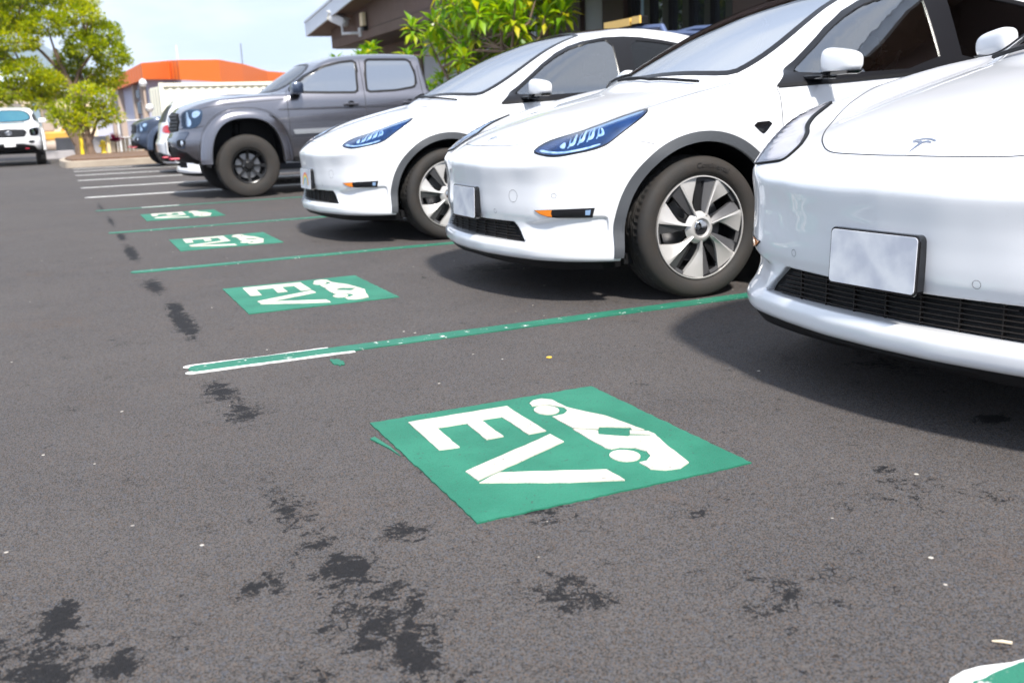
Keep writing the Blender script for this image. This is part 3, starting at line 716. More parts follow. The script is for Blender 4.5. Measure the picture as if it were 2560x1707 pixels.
    for line in ([(.52, -.26), (.2, -.16), (-.12, -.155)], [(-.05, -.20), (-.3, -.215), (-.56, -.33)]):
        L = np.array(resample(line, .04, False)); base, dr, TT = VIEWS['top'](L); Q = cast(car_f, base, dr, TT); wp.tube([tuple(p+np.array([0, 0, .018])) for p in Q], .008, 6)
    wp.build('wiper', M['blackp'], root)
    # handles
    hd = []
    for (k, s, dobj), (ua, ub) in zip(doors, [(-1.38, -1.58)]*2+[(-2.42, -2.62)]*2):
        base, dr, TT = VIEWS['left'](np.array([[(ua+ub)/2, .885]])); Q = cast(car_f, base, dr, TT)[0]
        MB().box((ub, s*(Q[1]-.004)-.003, .872), (ua, s*(Q[1]-.004)+.006, .896)).build('door_handle', M['white'], dobj, bevel=.003)
    # rear lamps
    patch('tail_lamp', car_f, 'back', [(.35, .96), (.80, .94), (.86, 1.02), (.60, 1.05), (.36, 1.03)], M['red'], root, off=.004, thick=.01, d=.04, mirror=True)
    # seats, dashboard, steering wheel
    for s in (1, -1):
        st = MB()
        st.add(*_cushion((-1.85, s*.38-.24, .50), (-1.28, s*.38+.24, .68)))
        st.add(*_cushion((-.08, -.24, 0), (.10, .24, .66), Matrix.Translation((-1.88, s*.38, .60)) @ Matrix.Rotation(R(-16), 4, 'Y')))
        st.add(*_cushion((-.05, -.13, .66), (.06, .13, .86), Matrix.Translation((-1.88, s*.38, .60)) @ Matrix.Rotation(R(-14), 4, 'Y')))
        st.build('front_seat', M['seat'], root, smooth=True)
    st = MB(); st.add(*_cushion((-2.85, -.62, .50), (-2.35, .62, .66))); st.add(*_cushion((-.08, -.62, 0), (.08, .62, .62), Matrix.Translation((-2.88, 0, .60)) @ Matrix.Rotation(R(-20), 4, 'Y')))
    st.build('rear_seat', M['seat'], root, smooth=True)
    db = MB(); db.add(*_cushion((-.86, -.72, .80), (-.25, .72, .985))); db.build('dashboard', M['inside'], root, smooth=True)
    MB().box((-.935, -.17, .90), (-.915, .17, 1.10), Matrix.Rotation(0, 4, 'Y')).build('centre_screen', M['blackg'], root, bevel=.004)
    stw = MB(); T_ = Matrix.Translation((-1.06, .38, .92)) @ Matrix.Rotation(R(-68), 4, 'Y')
    stw.tube([T_ @ Vector((.175*math.cos(a), .175*math.sin(a), 0)) for a in np.linspace(0, 2*math.pi, 33)], .014, 8, False); stw.box((-.17, -.02, -.012), (.17, .02, .01), T_)
    stw.build('steering_wheel', M['inside'], root, smooth=True)
    # wheels
    w0 = make_wheel('ev', parent=root); w0.location = (0, .820, HUB)
    copy_wheel(w0, (-2.89, .815, HUB)); copy_wheel(w0, (0, -.815, HUB), math.pi); copy_wheel(w0, (-2.89, -.815, HUB), math.pi)
    return root
def _cushion(a, b, Mx=None):
    """rounded block as verts, faces"""
    bm = bmesh.new(); bmesh.ops.create_cube(bm, size=2)
    bmesh.ops.subdivide_edges(bm, edges=bm.edges, cuts=3, use_grid_fill=True)
    c = (Vector(a)+Vector(b))/2; h = (Vector(b)-Vector(a))/2; vs = []
    for v in bm.verts:
        p = v.co.copy(); n = (abs(p.x)**5+abs(p.y)**5+abs(p.z)**5)**.2; p = p/n
        q = Vector((p.x*h.x, p.y*h.y, p.z*h.z))+c; vs.append(Mx @ q if Mx is not None else q)
    fs = [tuple(v.index for v in f.verts) for f in bm.faces]; bm.free(); return vs, fs
def place(root, ax, ay, yaw, label, cat='car', group=None):
    """front axle at (ax, ay), nose towards -X"""
    root.location = (ax, ay, 0); root.rotation_euler = (0, 0, math.pi+yaw); tag(root, label, cat, group); return root
def recolour(root, old, new):
    for o in [root]+list(root.children_recursive):
        if o.type == 'MESH':
            for s in o.material_slots:
                if s.material is old: s.link = 'OBJECT'; s.material = new
ev = make_ev()
place(ev, 2.547, 4.852, -.010, 'white electric hatchback with blank plate and one full front wheel showing, second from the camera', 'car', 'white electric cars parked nose out in green lined stalls')
evN = copy_tree(ev); place(evN, 2.665, 2.113, .051, 'nearest white electric car, cut off by the right edge, with blank framed plate', 'car', 'white electric cars parked nose out in green lined stalls')
recolour(evN, M['lampdark'], M['lamphaze']); recolour(evN, M['guide'], M['lamphaze']); recolour(evN, M['guide2'], M['lamphaze']); M['lensclear'] = glass_mat('hazy_lamp_cover', (.95, .95, .95), 1.25); recolour(evN, M['lensblue'], M['lensclear'])
for o in evN.children:
    if o.name.startswith('door_mirror') and sum(v.co.y for v in o.data.vertices) < 0: o.location = (-.23, 0, .03)
evF = copy_tree(ev); place(evF, 2.391, 7.909, .024, 'white electric car with rainbow plate, parked beside the grey pickup truck', 'car', 'white electric cars parked nose out in green lined stalls')

# ------------------------------------------------------------------ ground
def add_asphalt():
    m = bpy.data.materials.new('asphalt'); m.use_nodes = True; nt = m.node_tree; b = nt.nodes['Principled BSDF']; L = nt.links; b.inputs['Specular IOR Level'].default_value = .22
    def N(t, **k):
        n = nt.nodes.new(t)
        for a, v in k.items(): setattr(n, a, v)
        return n
    def noise(scale, det=4, rough=.55, dist=0.):
        n = N('ShaderNodeTexNoise'); n.inputs['Scale'].default_value = scale; n.inputs['Detail'].default_value = det; n.inputs['Roughness'].default_value = rough; n.inputs['Distortion'].default_value = dist
        L.new(geo.outputs['Position'], n.inputs['Vector']); return n.outputs['Fac']
    def rng(x, a, b_, c=0., d=1., sm=True):
        n = N('ShaderNodeMapRange'); n.interpolation_type = 'SMOOTHSTEP' if sm else 'LINEAR'
        for k, v in zip(('From Min', 'From Max', 'To Min', 'To Max'), (a, b_, c, d)): n.inputs[k].default_value = v
        L.new(x, n.inputs['Value']); return n.outputs[0]
    def mixc(f, a, b_, bt='MIX'):
        n = N('ShaderNodeMix', data_type='RGBA', blend_type=bt)
        if isinstance(f, float): n.inputs['Factor'].default_value = f
        else: L.new(f, n.inputs['Factor'])
        for k, v in (('A', a), ('B', b_)):
            if isinstance(v, tuple): n.inputs[k].default_value = (*v, 1)
            else: L.new(v, n.inputs[k])
        return n.outputs['Result']
    def math_(op, a, b_=0.):
        n = N('ShaderNodeMath', operation=op)
        for i, v in enumerate((a, b_)):
            if isinstance(v, (int, float)): n.inputs[i].default_value = v
            else: L.new(v, n.inputs[i])
        return n.outputs[0]
    geo = N('ShaderNodeNewGeometry')
    # binder and aggregate
    c = mixc(rng(noise(2.2, 6, .6), .35, .65), (.046, .042, .041), (.064, .058, .056))
    c = mixc(rng(noise(.33, 5, .6, .5), .42, .62, 0, .55), c, (.086, .076, .069))
    vo = N('ShaderNodeTexVoronoi'); vo.inputs['Scale'].default_value = 390; vo.inputs['Randomness'].default_value = 1; L.new(geo.outputs['Position'], vo.inputs['Vector'])
    hs = N('ShaderNodeSeparateColor'); L.new(vo.outputs['Color'], hs.inputs[0])
    stone = mixc(rng(hs.outputs[1], .25, .75), (.019, .017, .017), (.146, .134, .128))
    stone = mixc(rng(hs.outputs[0], .80, .98), stone, (.15, .095, .06))
    stone = mixc(rng(hs.outputs[2], .86, .97), stone, (.10, .12, .155))
    c = mixc(.56, c, stone)
    vb = N('ShaderNodeTexVoronoi'); vb.inputs['Scale'].default_value = 62; L.new(geo.outputs['Position'], vb.inputs['Vector'])
    hb = N('ShaderNodeSeparateColor'); L.new(vb.outputs['Color'], hb.inputs[0])
    big = math_('MULTIPLY', rng(vb.outputs['Distance'], .42, .26), rng(hb.outputs[0], .74, .80))
    c = mixc(math_('MULTIPLY', big, .42), c, mixc(rng(hb.outputs[1], .3, .7), (.085, .092, .112), (.125, .112, .104)))
    vw = N('ShaderNodeTexVoronoi'); vw.inputs['Scale'].default_value = 30; L.new(geo.outputs['Position'], vw.inputs['Vector'])
    hw_ = N('ShaderNodeSeparateColor'); L.new(vw.outputs['Color'], hw_.inputs[0])
    wh = math_('MULTIPLY', rng(vw.outputs['Distance'], .20, .12), rng(hw_.outputs[0], .991, .994))
    c = mixc(wh, c, (.55, .50, .44))
    # rusty dust
    c = mixc(math_('MULTIPLY', rng(noise(1.3, 7, .7), .52, .72, 0, .32), rng(noise(40, 3), .4, .6)), c, (.13, .082, .054))
    # dark tar and oil stains along the stall mouths
    st = None
    for x, y, rx, ry, s in STAINS:
        mp = N('ShaderNodeVectorMath', operation='SUBTRACT'); L.new(geo.outputs['Position'], mp.inputs[0]); mp.inputs[1].default_value = (x, y, 0)
        dv = N('ShaderNodeVectorMath', operation='DIVIDE'); L.new(mp.outputs[0], dv.inputs[0]); dv.inputs[1].default_value = (rx, ry, 1)
        ln = N('ShaderNodeVectorMath', operation='LENGTH'); L.new(dv.outputs[0], ln.inputs[0])
        k = rng(ln.outputs['Value'], 1.0, .0, 0., s)
        st = k if st is None else math_('MAXIMUM', st, k)
    n1 = noise(17, 9, .78, .6); n2 = noise(75, 6, .75)
    nn = math_('ADD', math_('MULTIPLY', n1, .66), math_('MULTIPLY', n2, .34))
    v_ = math_('ADD', nn, math_('MULTIPLY', st, .20))
    mask = rng(v_, .592, .606)
    # tiny scattered cracks of binder
    vc = N('ShaderNodeTexVoronoi', feature='DISTANCE_TO_EDGE'); vc.inputs['Scale'].default_value = 46; L.new(geo.outputs['Position'], vc.inputs['Vector'])
    ck = math_('MULTIPLY', rng(vc.outputs['Distance'], .10, .03), rng(math_('ADD', noise(7, 5, .7), math_('MULTIPLY', st, .22)), .60, .69))
    mask2 = math_('MAXIMUM', mask, ck)
    c = mixc(math_('MULTIPLY', mask2, .93), c, mixc(rng(n2, .3, .7), (.0035, .0038, .0048), (.011, .0105, .012)))
    L.new(c, b.inputs['Base Color'])
    ro = rng(mask2, 0., 1., .88, .78); L.new(ro, b.inputs['Roughness'])
    bh = math_('ADD', math_('MULTIPLY', vo.outputs['Distance'], -.6), math_('MULTIPLY', noise(120, 4, .7), .9)); bh = math_('ADD', bh, math_('MULTIPLY', big, .5)); bh = math_('SUBTRACT', bh, math_('MULTIPLY', mask2, .35))
    bu = N('ShaderNodeBump'); bu.inputs['Strength'].default_value = .75; bu.inputs['Distance'].default_value = .004; L.new(bh, bu.inputs['Height']); L.new(bu.outputs[0], b.inputs['Normal'])
    return m
STAINS = [(.20, 1.66, .20, .62, .50), (.19, 1.88, .09, .17, .85), (.215, 1.50, .08, .20, .85), (.235, 1.30, .10, .15, .7), (.15, 2.25, .10, .35, .52), (.36, 1.98, .14, .10, .62), (.03, 1.88, .10, .09, .62), (.17, 2.02, .08, .08, .6),
          (-.40, 1.72, .24, .48, .52), (-.36, 1.92, .07, .15, .85), (-.37, 1.72, .08, .13, .72), (-.42, 1.46, .10, .2, .66), (-.26, 1.70, .07, .12, .66), (-.52, 1.5, .12, .25, .55), (.0, 1.45, .12, .2, .5), (.55, 1.55, .16, .2, .5), (.68, 1.95, .2, .14, .5),
          (.19, 4.85, .085, .80, 1.0), (.20, 5.25, .07, .35, 1.0), (.165, 6.1, .10, .55, .9), (.15, 7.9, .08, 1.0, .95), (.15, 9.2, .07, .7, .8), (.14, 10.9, .06, 1.2, .7), (.12, 13., .06, 1.6, .55), (.16, 3.45, .10, .30, .8), (.19, 3.15, .12, .3, .6),
          (2.13, 1.9, .10, .07, .9), (2.35, 2.5, .3, .3, .5), (2.1, 5.5, .35, .3, .7), (2.0, 8.2, .3, .3, .6), (-.9, 2.2, .5, .8, .3), (-.05, 1.2, .2, .3, .55), (.9, 1.35, .25, .2, .30), (1.5, 1.6, .3, .2, .28), (1.55, 1.75, .06, .05, .6), (1.0, 1.75, .07, .05, .62)]
M['asphalt'] = add_asphalt()
g = MB()
xs = [-3000, -60, -8, 12, 60, 3000]; ys = [-3000, -60, -6, 45, 120, 3000]
g.add([(x, y, 0) for x in xs for y in ys], [(i*6+j, (i+1)*6+j, (i+1)*6+j+1, i*6+j+1) for i in range(5) for j in range(5)])
tag(g.build('parking_lot_asphalt', M['asphalt']), kind='structure')

# ------------------------------------------------------------------ painted marks
def worn_paint(name, base, under, chip=.0, speck=0.):
    """road paint with chips that show what lies under it"""
    m = bpy.data.materials.new(name); m.use_nodes = True; nt = m.node_tree; b = nt.nodes['Principled BSDF']; L = nt.links; b.inputs['Roughness'].default_value = .62
    g_ = nt.nodes.new('ShaderNodeNewGeometry')
    def no(s, d=4, r=.6):
        n = nt.nodes.new('ShaderNodeTexNoise'); n.inputs['Scale'].default_value = s; n.inputs['Detail'].default_value = d; n.inputs['Roughness'].default_value = r; L.new(g_.outputs['Position'], n.inputs['Vector']); return n.outputs['Fac']
    def rg(x, a, c, lo=0., hi=1.):
        n = nt.nodes.new('ShaderNodeMapRange'); n.interpolation_type = 'SMOOTHSTEP'
        for k, v in zip(('From Min', 'From Max', 'To Min', 'To Max'), (a, c, lo, hi)): n.inputs[k].default_value = v
        L.new(x, n.inputs['Value']); return n.outputs[0]
    def mi(f, a, c):
        n = nt.nodes.new('ShaderNodeMix'); n.data_type = 'RGBA'; L.new(f, n.inputs['Factor'])
        for k, v in (('A', a), ('B', c)):
            if isinstance(v, tuple): n.inputs[k].default_value = (*v, 1)
            else: L.new(v, n.inputs[k])
        return n.outputs['Result']
    c = mi(rg(no(3.5, 6), .38, .62), base, tuple(min(1, x*1.22+.006) for x in base))
    c = mi(rg(no(210, 3, .7), .56, .70, 0, .62), c, tuple(x*.45 for x in base)); c = mi(rg(no(75, 5, .8), .60, .68, 0, .5), c, tuple(x*.6 for x in base)); c = mi(rg(no(260, 2, .6), .64, .70, 0, .35), c, tuple(min(.6, x*1.5+.05) for x in base))
    if speck: c = mi(rg(no(95, 2, .5), .68, .71, 0, speck), c, (.03, .03, .03))
    if chip: c = mi(rg(no(24, 7, .72), .66-chip, .675-chip), c, under)
    L.new(c, b.inputs['Base Color'])
    bu = nt.nodes.new('ShaderNodeBump'); bu.inputs['Strength'].default_value = .6; bu.inputs['Distance'].default_value = .003; L.new(no(170, 4, .7), bu.inputs['Height']); L.new(bu.outputs[0], b.inputs['Normal'])
    return m
GREEN = (.007, .135, .078)
M['green'] = worn_paint('green_stall_paint', GREEN, (.05, .048, .046), -.012, .7)
M['greenline'] = worn_paint('worn_green_line_paint', (.009, .125, .075), (.55, .55, .52), .045, 0)
M['greenfar'] = worn_paint('faded_green_line_paint', (.02, .12, .08), (.07, .07, .068), .07, 0)
M['cream'] = worn_paint('cream_stencil_paint', (.47, .44, .375), (.12, .12, .11), -.014, .7)
M['whiteline'] = worn_paint('white_line_paint', (.56, .56, .54), (.1, .1, .1), .02, 0)
rnd = random.Random(7)
def rough_strip(x0, x1, y0, y1, step=.012, amp=.004, z=.004, seed=1):
    r = random.Random(seed); n = max(4, int((x1-x0)/step)); a = 0; bq = 0; top = []; bot = []
    for i in range(n+1):
        x = x0+(x1-x0)*i/n; a = a*.8+r.uniform(-1, 1)*amp*.5; bq = bq*.8+r.uniform(-1, 1)*amp*.5
        k = min(1, (i*(x1-x0)/n)/.02+.25); c = (y0+y1)/2; top.append((x, c+(y1-c)*k+a)); bot.append((x, c+(y0-c)*k+bq))
    mb = MB(); n1 = n+1
    vs = [(x, y, z) for x, y in bot]+[(x, y, z) for x, y in top]+[(x, y, 0) for x, y in bot]+[(x, y, 0) for x, y in top]
    fs = []
    for i in range(n): fs += [(i, i+1, n1+i+1, n1+i), (2*n1+i, 2*n1+i+1, i+1, i), (n1+i, n1+i+1, 3*n1+i+1, 3*n1+i)]
    fs.append((0, n1, 3*n1, 2*n1)); mb.add(vs, fs); return mb
lines = [(0.931, .95, 5.9, M['greenline'], 'green stall line with broad white edging at the lower right corner'),
         (3.835, .10, 6.6, M['greenline'], 'nearest long green stall line, white edged at its rounded end, running under the nearest car'),
         (6.767, .075, 6.6, M['greenline'], 'chipped green stall line between the two nearest whole white cars'),
         (9.568, .062, 6.4, M['greenline'], 'green stall line running up to the white car with the rainbow plate'),
         (12.402, .043, 6.4, M['greenfar'], 'faded green stall line beside the front tyre of the grey pickup')]
for i, (y, x0, x1, m, lab) in enumerate(lines):
    o = rough_strip(x0, x1, y-.049, y+.049, seed=i+3, z=.0045).build('stall_line', m)
    tag(o, lab, 'parking line', 'green painted stall lines')
    if i == 1:
        e = rough_strip(.082, .74, 3.835-.075, 3.835-.030, seed=31, z=.0032, amp=.006); e2 = rough_strip(.085, .66, 3.835+.030, 3.835+.068, seed=33, z=.0032, amp=.006)
        e.add(e2.v, e2.f); e.build('white_edging', M['whiteline'], o)
    if i == 0:
        e = MB().prism([(.915, .90), (.918, .982), (.95, 1.003), (.985, 1.009), (1.02, 1.006), (1.075, .990), (1.12, .986), (1.3, .983), (1.3, .90)], 0, .0032); e.build('white_edging', M['whiteline'], o)
    if i == 4:
        rough_strip(.55, .98, 12.39, 12.44, seed=55, z=.0062).build('white_edging', M['whiteline'], o)
wl = [15.04, 17.71, 20.48, 22.95, 25.3, 27.0]
wlab = ['nearest white stall line, passing under the front tyre of the grey pickup', 'second white stall line beyond the grey pickup tyre', 'third white stall line from the green lines', 'fourth white stall line, in front of the blue pickup', 'fifth white stall line, near the planted island', 'last white stall line, along the island kerb']
for i, y in enumerate(wl):
    o = rough_strip(-.01, 6.4, y-.05, y+.05, seed=70+i, step=.05).build('stall_line', M['whiteline']); tag(o, wlab[i], 'parking line', 'white painted stall lines')
ST = {'E': [(0.62, 2.743), (0.95, 2.739), (0.947, 2.451), (0.888, 2.45), (0.891, 2.643), (0.823, 2.648), (0.818, 2.468), (0.764, 2.469), (0.771, 2.64), (0.677, 2.644), (0.673, 2.448), (0.613, 2.454)],
 'V1': [(0.616, 2.26), (0.619, 2.183), (0.949, 2.339), (0.945, 2.418)],
 'V2': [(0.617, 2.168), (0.69, 2.208), (0.941, 2.088), (0.945, 2.001), (0.814, 2.057)],
 'C1': [(1.026, 2.727), (1.05, 2.752), (1.082, 2.756), (1.105, 2.727), (1.109, 2.629), (1.136, 2.558), (1.169, 2.489), (1.183, 2.403), (1.197, 2.313), (1.167, 2.331), (1.174, 2.353), (1.1, 2.404), (1.087, 2.387), (1.027, 2.434), (1.024, 2.506), (1.026, 2.564), (1.067, 2.568), (1.095, 2.598), (1.101, 2.634), (1.072, 2.683), (1.02, 2.697)],
 'C2': [(1.022, 2.426), (1.079, 2.377), (1.062, 2.344), (1.126, 2.285), (1.135, 2.29), (1.183, 2.257), (1.191, 2.267), (1.145, 2.305), (1.158, 2.33), (1.201, 2.297), (1.203, 2.267), (1.181, 2.181), (1.168, 2.102), (1.154, 2.025), (1.112, 2.001), (1.068, 2.009), (1.041, 2.034), (1.041, 2.089), (1.064, 2.09), (1.095, 2.117), (1.106, 2.157), (1.091, 2.195), (1.059, 2.218), (1.032, 2.217), (1.023, 2.235), (1.02, 2.334)]}
ST['O1'] = [(1.040+.038*math.cos(a), 2.634+.047*math.sin(a)) for a in np.linspace(0, 2*math.pi, 24, endpoint=False)]
ST['O2'] = [(1.036+.040*math.cos(a), 2.154+.046*math.sin(a)) for a in np.linspace(0, 2*math.pi, 24, endpoint=False)]
slab = ['nearest green square with cream EV letters and plug car, alone in the foreground', 'second green EV square, in front of the whole white car', 'third green EV square, in front of the car with the rainbow plate', 'farthest and smallest green EV square, in the empty stall before the grey pickup']
def jit(poly, d, amp, r): return [(x+r.uniform(-amp, amp), y+r.uniform(-amp, amp)) for x, y in resample(poly, d)]
st_proto = None
for i, (sx, sy) in enumerate([(0, 0), (-.016, 2.896), (-.029, 5.767), (-.052, 8.596)]):
    if st_proto is None:
        root = empty('ev_stencil', (.9065, 2.379, 0)); r_ = random.Random(4); c = Vector((.9065, 2.379))
        q = lambda P, d=.03, a=.0022: [(x-c.x, y-c.y) for x, y in jit(P, d, a, r_)]
        MB().prism(q([(.518, 1.947), (1.296, 1.947), (1.296, 2.810), (.518, 2.806)], .02, .0025), 0, .004).build('green_square', M['green'], root)
        MB().prism(q(ST['E'], .03, .0015), .004, .0072).build('letter', M['cream'], root)
        vv = MB().prism(q(ST['V1'], .03, .0015), .004, .0072); vv.prism(q(ST['V2'], .03, .0015), .004, .0072); vv.build('letter', M['cream'], root)
        cm_ = MB().prism(q(ST['C1'], .02, .001), .004, .0072); cm_.prism(q(ST['C2'], .02, .001), .004, .0072); cm_.build('car_symbol', M['cream'], root)
        for k in ('O1', 'O2'): MB().prism(q(ST[k], .02, .0005), .004, .0072).build('symbol_wheel', M['cream'], root)
        st_proto = root
    else: root = copy_tree(st_proto); root.location = (.9065+sx, 2.379+sy, 0)
    tag(root, slab[i], 'road marking', 'green EV stall stencils')
def blob(x, y, rx, ry, seed, n=22):
    r = random.Random(seed); return [(x+rx*math.cos(a)*(1+r.uniform(-.25, .25)), y+ry*math.sin(a)*(1+r.uniform(-.25, .25))) for a in np.linspace(0, 2*math.pi, n, endpoint=False)]
tag(flat_sheet('paint_spot', blob(.63, 3.63, .022, .055, 2), .004, M['green'], h=.004), 'small green paint spot on the asphalt in front of the nearest green line', 'paint spot')
tag(flat_sheet('paint_drip', [(.475, 2.66), (.492, 2.67), (.505, 2.56), (.507, 2.47), (.498, 2.55)], .004, M['green'], h=.004), 'thin green paint smear just left of the nearest EV square', 'paint smear')
M['straw'] = mat('dry_twig', (.62, .52, .38), rough=.7)
tag(MB().tube([(1.100, 1.050, .004), (1.112, 1.040, .005), (1.124, 1.030, .004)], [.0015, .0028, .0028], 6).build('twig', M['straw']), 'pale dry twig lying near the lower right corner', 'twig')
tag(MB().prism(blob(1.36, 3.25, .012, .012, 9, 9), .001, .004).build('fallen_petal', mat('yellow_petal', (.7, .45, .05))), 'tiny yellow petal on the asphalt below the nearest green line', 'petal')
# ------------------------------------------------------------------ pickup truck (implicit body)
pHc = tab([1.0, .88, .83, .78, .70, .6, .42, 0, -.32, -.7, -2.4, -4.4], [.60, .90, 1.04, 1.12, 1.175, 1.215, 1.262, 1.288, 1.305, 1.31, 1.30, 1.31], .05)
pP = tab([-4.5, -4.3, -3.5, 0, .4, .8, 1.2], [.90, .915, .925, .925, .915, .90, .89], .08)
pA = tab([.0, .4, .55, .8, 1.0, 1.12, 1.22, 1.3, 1.5, 1.8], [.10, .05, .015, 0, .002, .015, .035, .065, .14, .30], .04, -1, 3)
pG = tab([-1, 0, .3, .5, .65, .75, .85, .90, .93, 1.2], [0, 0, .02, .055, .12, .19, .31, .45, .60, 2.2], .035, -1, 2)
pF = tab([0, .42, .52, .60, .68, .76, .80, .84, .95, 1.08, 1.14, 1.3], [.62, .72, .82, .865, .874, .872, .850, .822, .815, .805, .79, .6], .014, -1, 2, 6000)
pRC = tab([1, .4, -.10, -.32, -.60, -.95, -1.2, -1.6, -2.0, -2.35, -2.60], [-2, .2, 1.10, 1.28, 1.485, 1.70, 1.765, 1.80, 1.805, 1.795, 1.76], .05)
pSC = tab([.9, 1.2, 1.3, 1.45, 1.6, 1.70, 1.76, 1.9], [.93, .90, .865, .815, .76, .715, .66, .45], .025, -1, 3)
def pick_f(u, v, w):
    q = np.sqrt(v*v+1e-5)
    top = (w-(pHc(u+.12*(q/.8)**2*sst(-.2, .4, u))-.02*(q/.9)**2+.012*np.exp(-((q-.42)/.05)**2)*sst(.7, .3, u)))/1.12
    side = q-(pP(u)-pA(w)); dG = (pG(q+.01)-pG(q-.01))/.02
    fr = (u-(pF(w)-pG(q)))/np.sqrt(1+dG**2)
    low = smax(smax(top, side, .07), fr, .03); low = smax(low, -u-4.36, .06)
    b = .47+.13*sst(.55, .85, u)*0-.0*w; low = smax(low, b-w, .04)
    # load bed
    bed = smax(smax(np.abs(u+3.46)-.80, q-.78, .03), .80-w, .03); low = smax(low, -bed, .02)
    r = (w-(pRC(u+.30*q*q*sst(-1.5, -.9, u))-.05*q*q))/np.sqrt(1+.55*sst(-1.2, -.7, u))
    s = (q-pSC(w))/1.05; bk = (-u-2.53+.16*(w-1.3))
    cab = smax(smax(smax(r, s, .09), bk, .06), 1.1-w, .02)
    return smin(low, cab, .03)
PH = .40
def parch(a, b, u0=0., n=36, lo=.44, e=2.6):
    out = []
    for t in np.linspace(R(2), R(178), n):
        c, s = math.cos(t), math.sin(t); out.append((u0+a*math.copysign(abs(c)**(2/e), c), PH+b*abs(s)**(2/e)))
    return [(u0+a*1.0, lo)]+out+[(u0-a*1.0, lo)]
M['tint'] = glass_mat('tinted_truck_glass', (.03, .035, .04), 5.)
M['twind'] = glass_mat('truck_windscreen', (.45, .60, .60), 2.6)
M['trim_chrome'] = mat('satin_silver_moulding', (.62, .63, .64), rough=.22, metal=.8)
def make_pickup():
    root = empty('pickup_truck')
    us = np.concatenate([np.arange(-4.45, -.9, .035), np.arange(-.9, .95, .02)]); P, F, N = surface_net(pick_f, us, np.linspace(-1.0, 1.0, 101), np.arange(.40, 1.88, .02))
    C = P[F].mean(1); CN = N[F].mean(1); u, v, w = C.T; q = np.abs(v)
    win1 = fillet([(-.62, 1.322), (-1.10, 1.305), (-1.500, 1.296), (-1.515, 1.50), (-1.535, 1.682), (-1.33, 1.662), (-1.10, 1.608), (-.84, 1.49)], .05)
    win2 = fillet([(-1.655, 1.300), (-2.05, 1.312), (-2.325, 1.352), (-2.345, 1.50), (-2.29, 1.69), (-1.70, 1.695), (-1.67, 1.5)], .05)
    wso = smooth_poly([(-.70, -.53), (0, -.30), (.70, -.53), (.60, -1.02), (0, -.93), (-.60, -1.02)], 2)
    cut = (in_poly(u, w, inset(win1, -.025)) | in_poly(u, w, inset(win2, -.025))) & (np.abs(CN[:, 1]) > .5)
    cut |= in_poly(v, u, inset(wso, .02)) & (CN[:, 2] > .3) & (w > 1.28)
    wp = lambda u0: parch(.455, .60, u0)
    cut |= (in_poly(u, w, wp(0)) | in_poly(u, w, wp(-3.235))) & (q > .55) & (w < 1.02)
    hood = in_poly(v, u, [(-.72, -.30), (-.72, .45), (-.55, .70), (0, .80), (.55, .70), (.72, .45), (.72, -.30)]) & (CN[:, 2] > .3) & ~cut & (w > 1.0)
    fd = in_poly(u, w, [(-.57, .50), (-.56, 1.35), (-.9, 1.72), (-1.60, 1.75), (-1.60, .50)]) & (np.abs(CN[:, 1]) > .5) & (q > .6) & ~cut
    rd = in_poly(u, w, [(-1.60, .50), (-1.60, 1.75), (-2.38, 1.75), (-2.42, 1.30), (-2.42, .50)]) & (np.abs(CN[:, 1]) > .5) & (q > .6) & ~cut
    mesh_part('body', P, F, N, ~(cut | hood | fd | rd), M['grey'], root); mesh_part('hood', P, F, N, hood, M['grey'], root)
    for reg, hu in ((fd, (-1.30, -1.50)), (rd, (-2.12, -2.32))):
        for s in (1, -1):
            d = mesh_part('door', P, F, N, reg & (v*s > 0), M['grey'], root)
            y = .928
            h = MB().box((hu[1], s*(y+.018)-.008, 1.120), (hu[0], s*(y+.018)+.008, 1.148)); h.box((hu[1], s*(y-.01)-.02, 1.122), (hu[1]+.03, s*(y-.01)+.02, 1.146)); h.box((hu[0]-.03, s*(y-.01)-.02, 1.122), (hu[0], s*(y-.01)+.02, 1.146))
            h.build('door_handle', M['grey'], d, bevel=.005)
            MB().lathe([(.045, .0), (.040, .004), (.0005, .003)], 24, c=((hu[0]+hu[1])/2, 0, 0)).build('handle_recess', M['blackg'], d).location = (0, s*(y-.006), 1.134)
    shell_inside(P, F, N, (w > .75) & (u < -.35) & (u > -2.6) & ~cut, .03, M['inside'], root)
    for nm, pl_, m in (('side_window', win1, M['tint']), ('side_window', win2, M['tint'])):
        patch('window_seal', pick_f, 'left', inset(pl_, -.03), M['frit'], root, off=.003, thick=.015, d=.05, holes=[pl_], mirror=True)
        patch(nm, pick_f, 'left', inset(pl_, -.002), m, root, off=0, thick=0, d=.07, mirror=True)
    patch('windscreen_seal', pick_f, 'top', wso, M['frit'], root, off=.003, thick=.015, d=.06, holes=[inset(wso, .04)])
    patch('windscreen', pick_f, 'top', inset(wso, .038), M['twind'], root, off=0, thick=0, d=.07)
    patch('rear_window', pick_f, 'back', [(-.62, 1.36), (.62, 1.36), (.56, 1.68), (-.56, 1.68)], M['tint'], root, off=.004, thick=.01, d=.08)
    g = [('left', [(-.565, .62), (-.56, 1.0), (-.56, 1.28), (-.60, 1.34)], .008, True), ('left', [(-1.60, 1.70), (-1.60, 1.2), (-1.60, .50)], .008, True),
         ('left', [(-2.40, 1.62), (-2.42, 1.3), (-2.42, .9), (-2.36, .55)], .008, True), ('left', smooth_poly([(.78, 1.03), (.62, 1.10), (.40, 1.16), (-.2, 1.20), (-.52, 1.22)], 1, False), .007, True),
         ('left', [(-2.57, 1.28), (-2.57, .50)], .016, True), ('left', [(.84, .885), (.70, .895), (.56, .905), (.50, .925)], .009, True)]
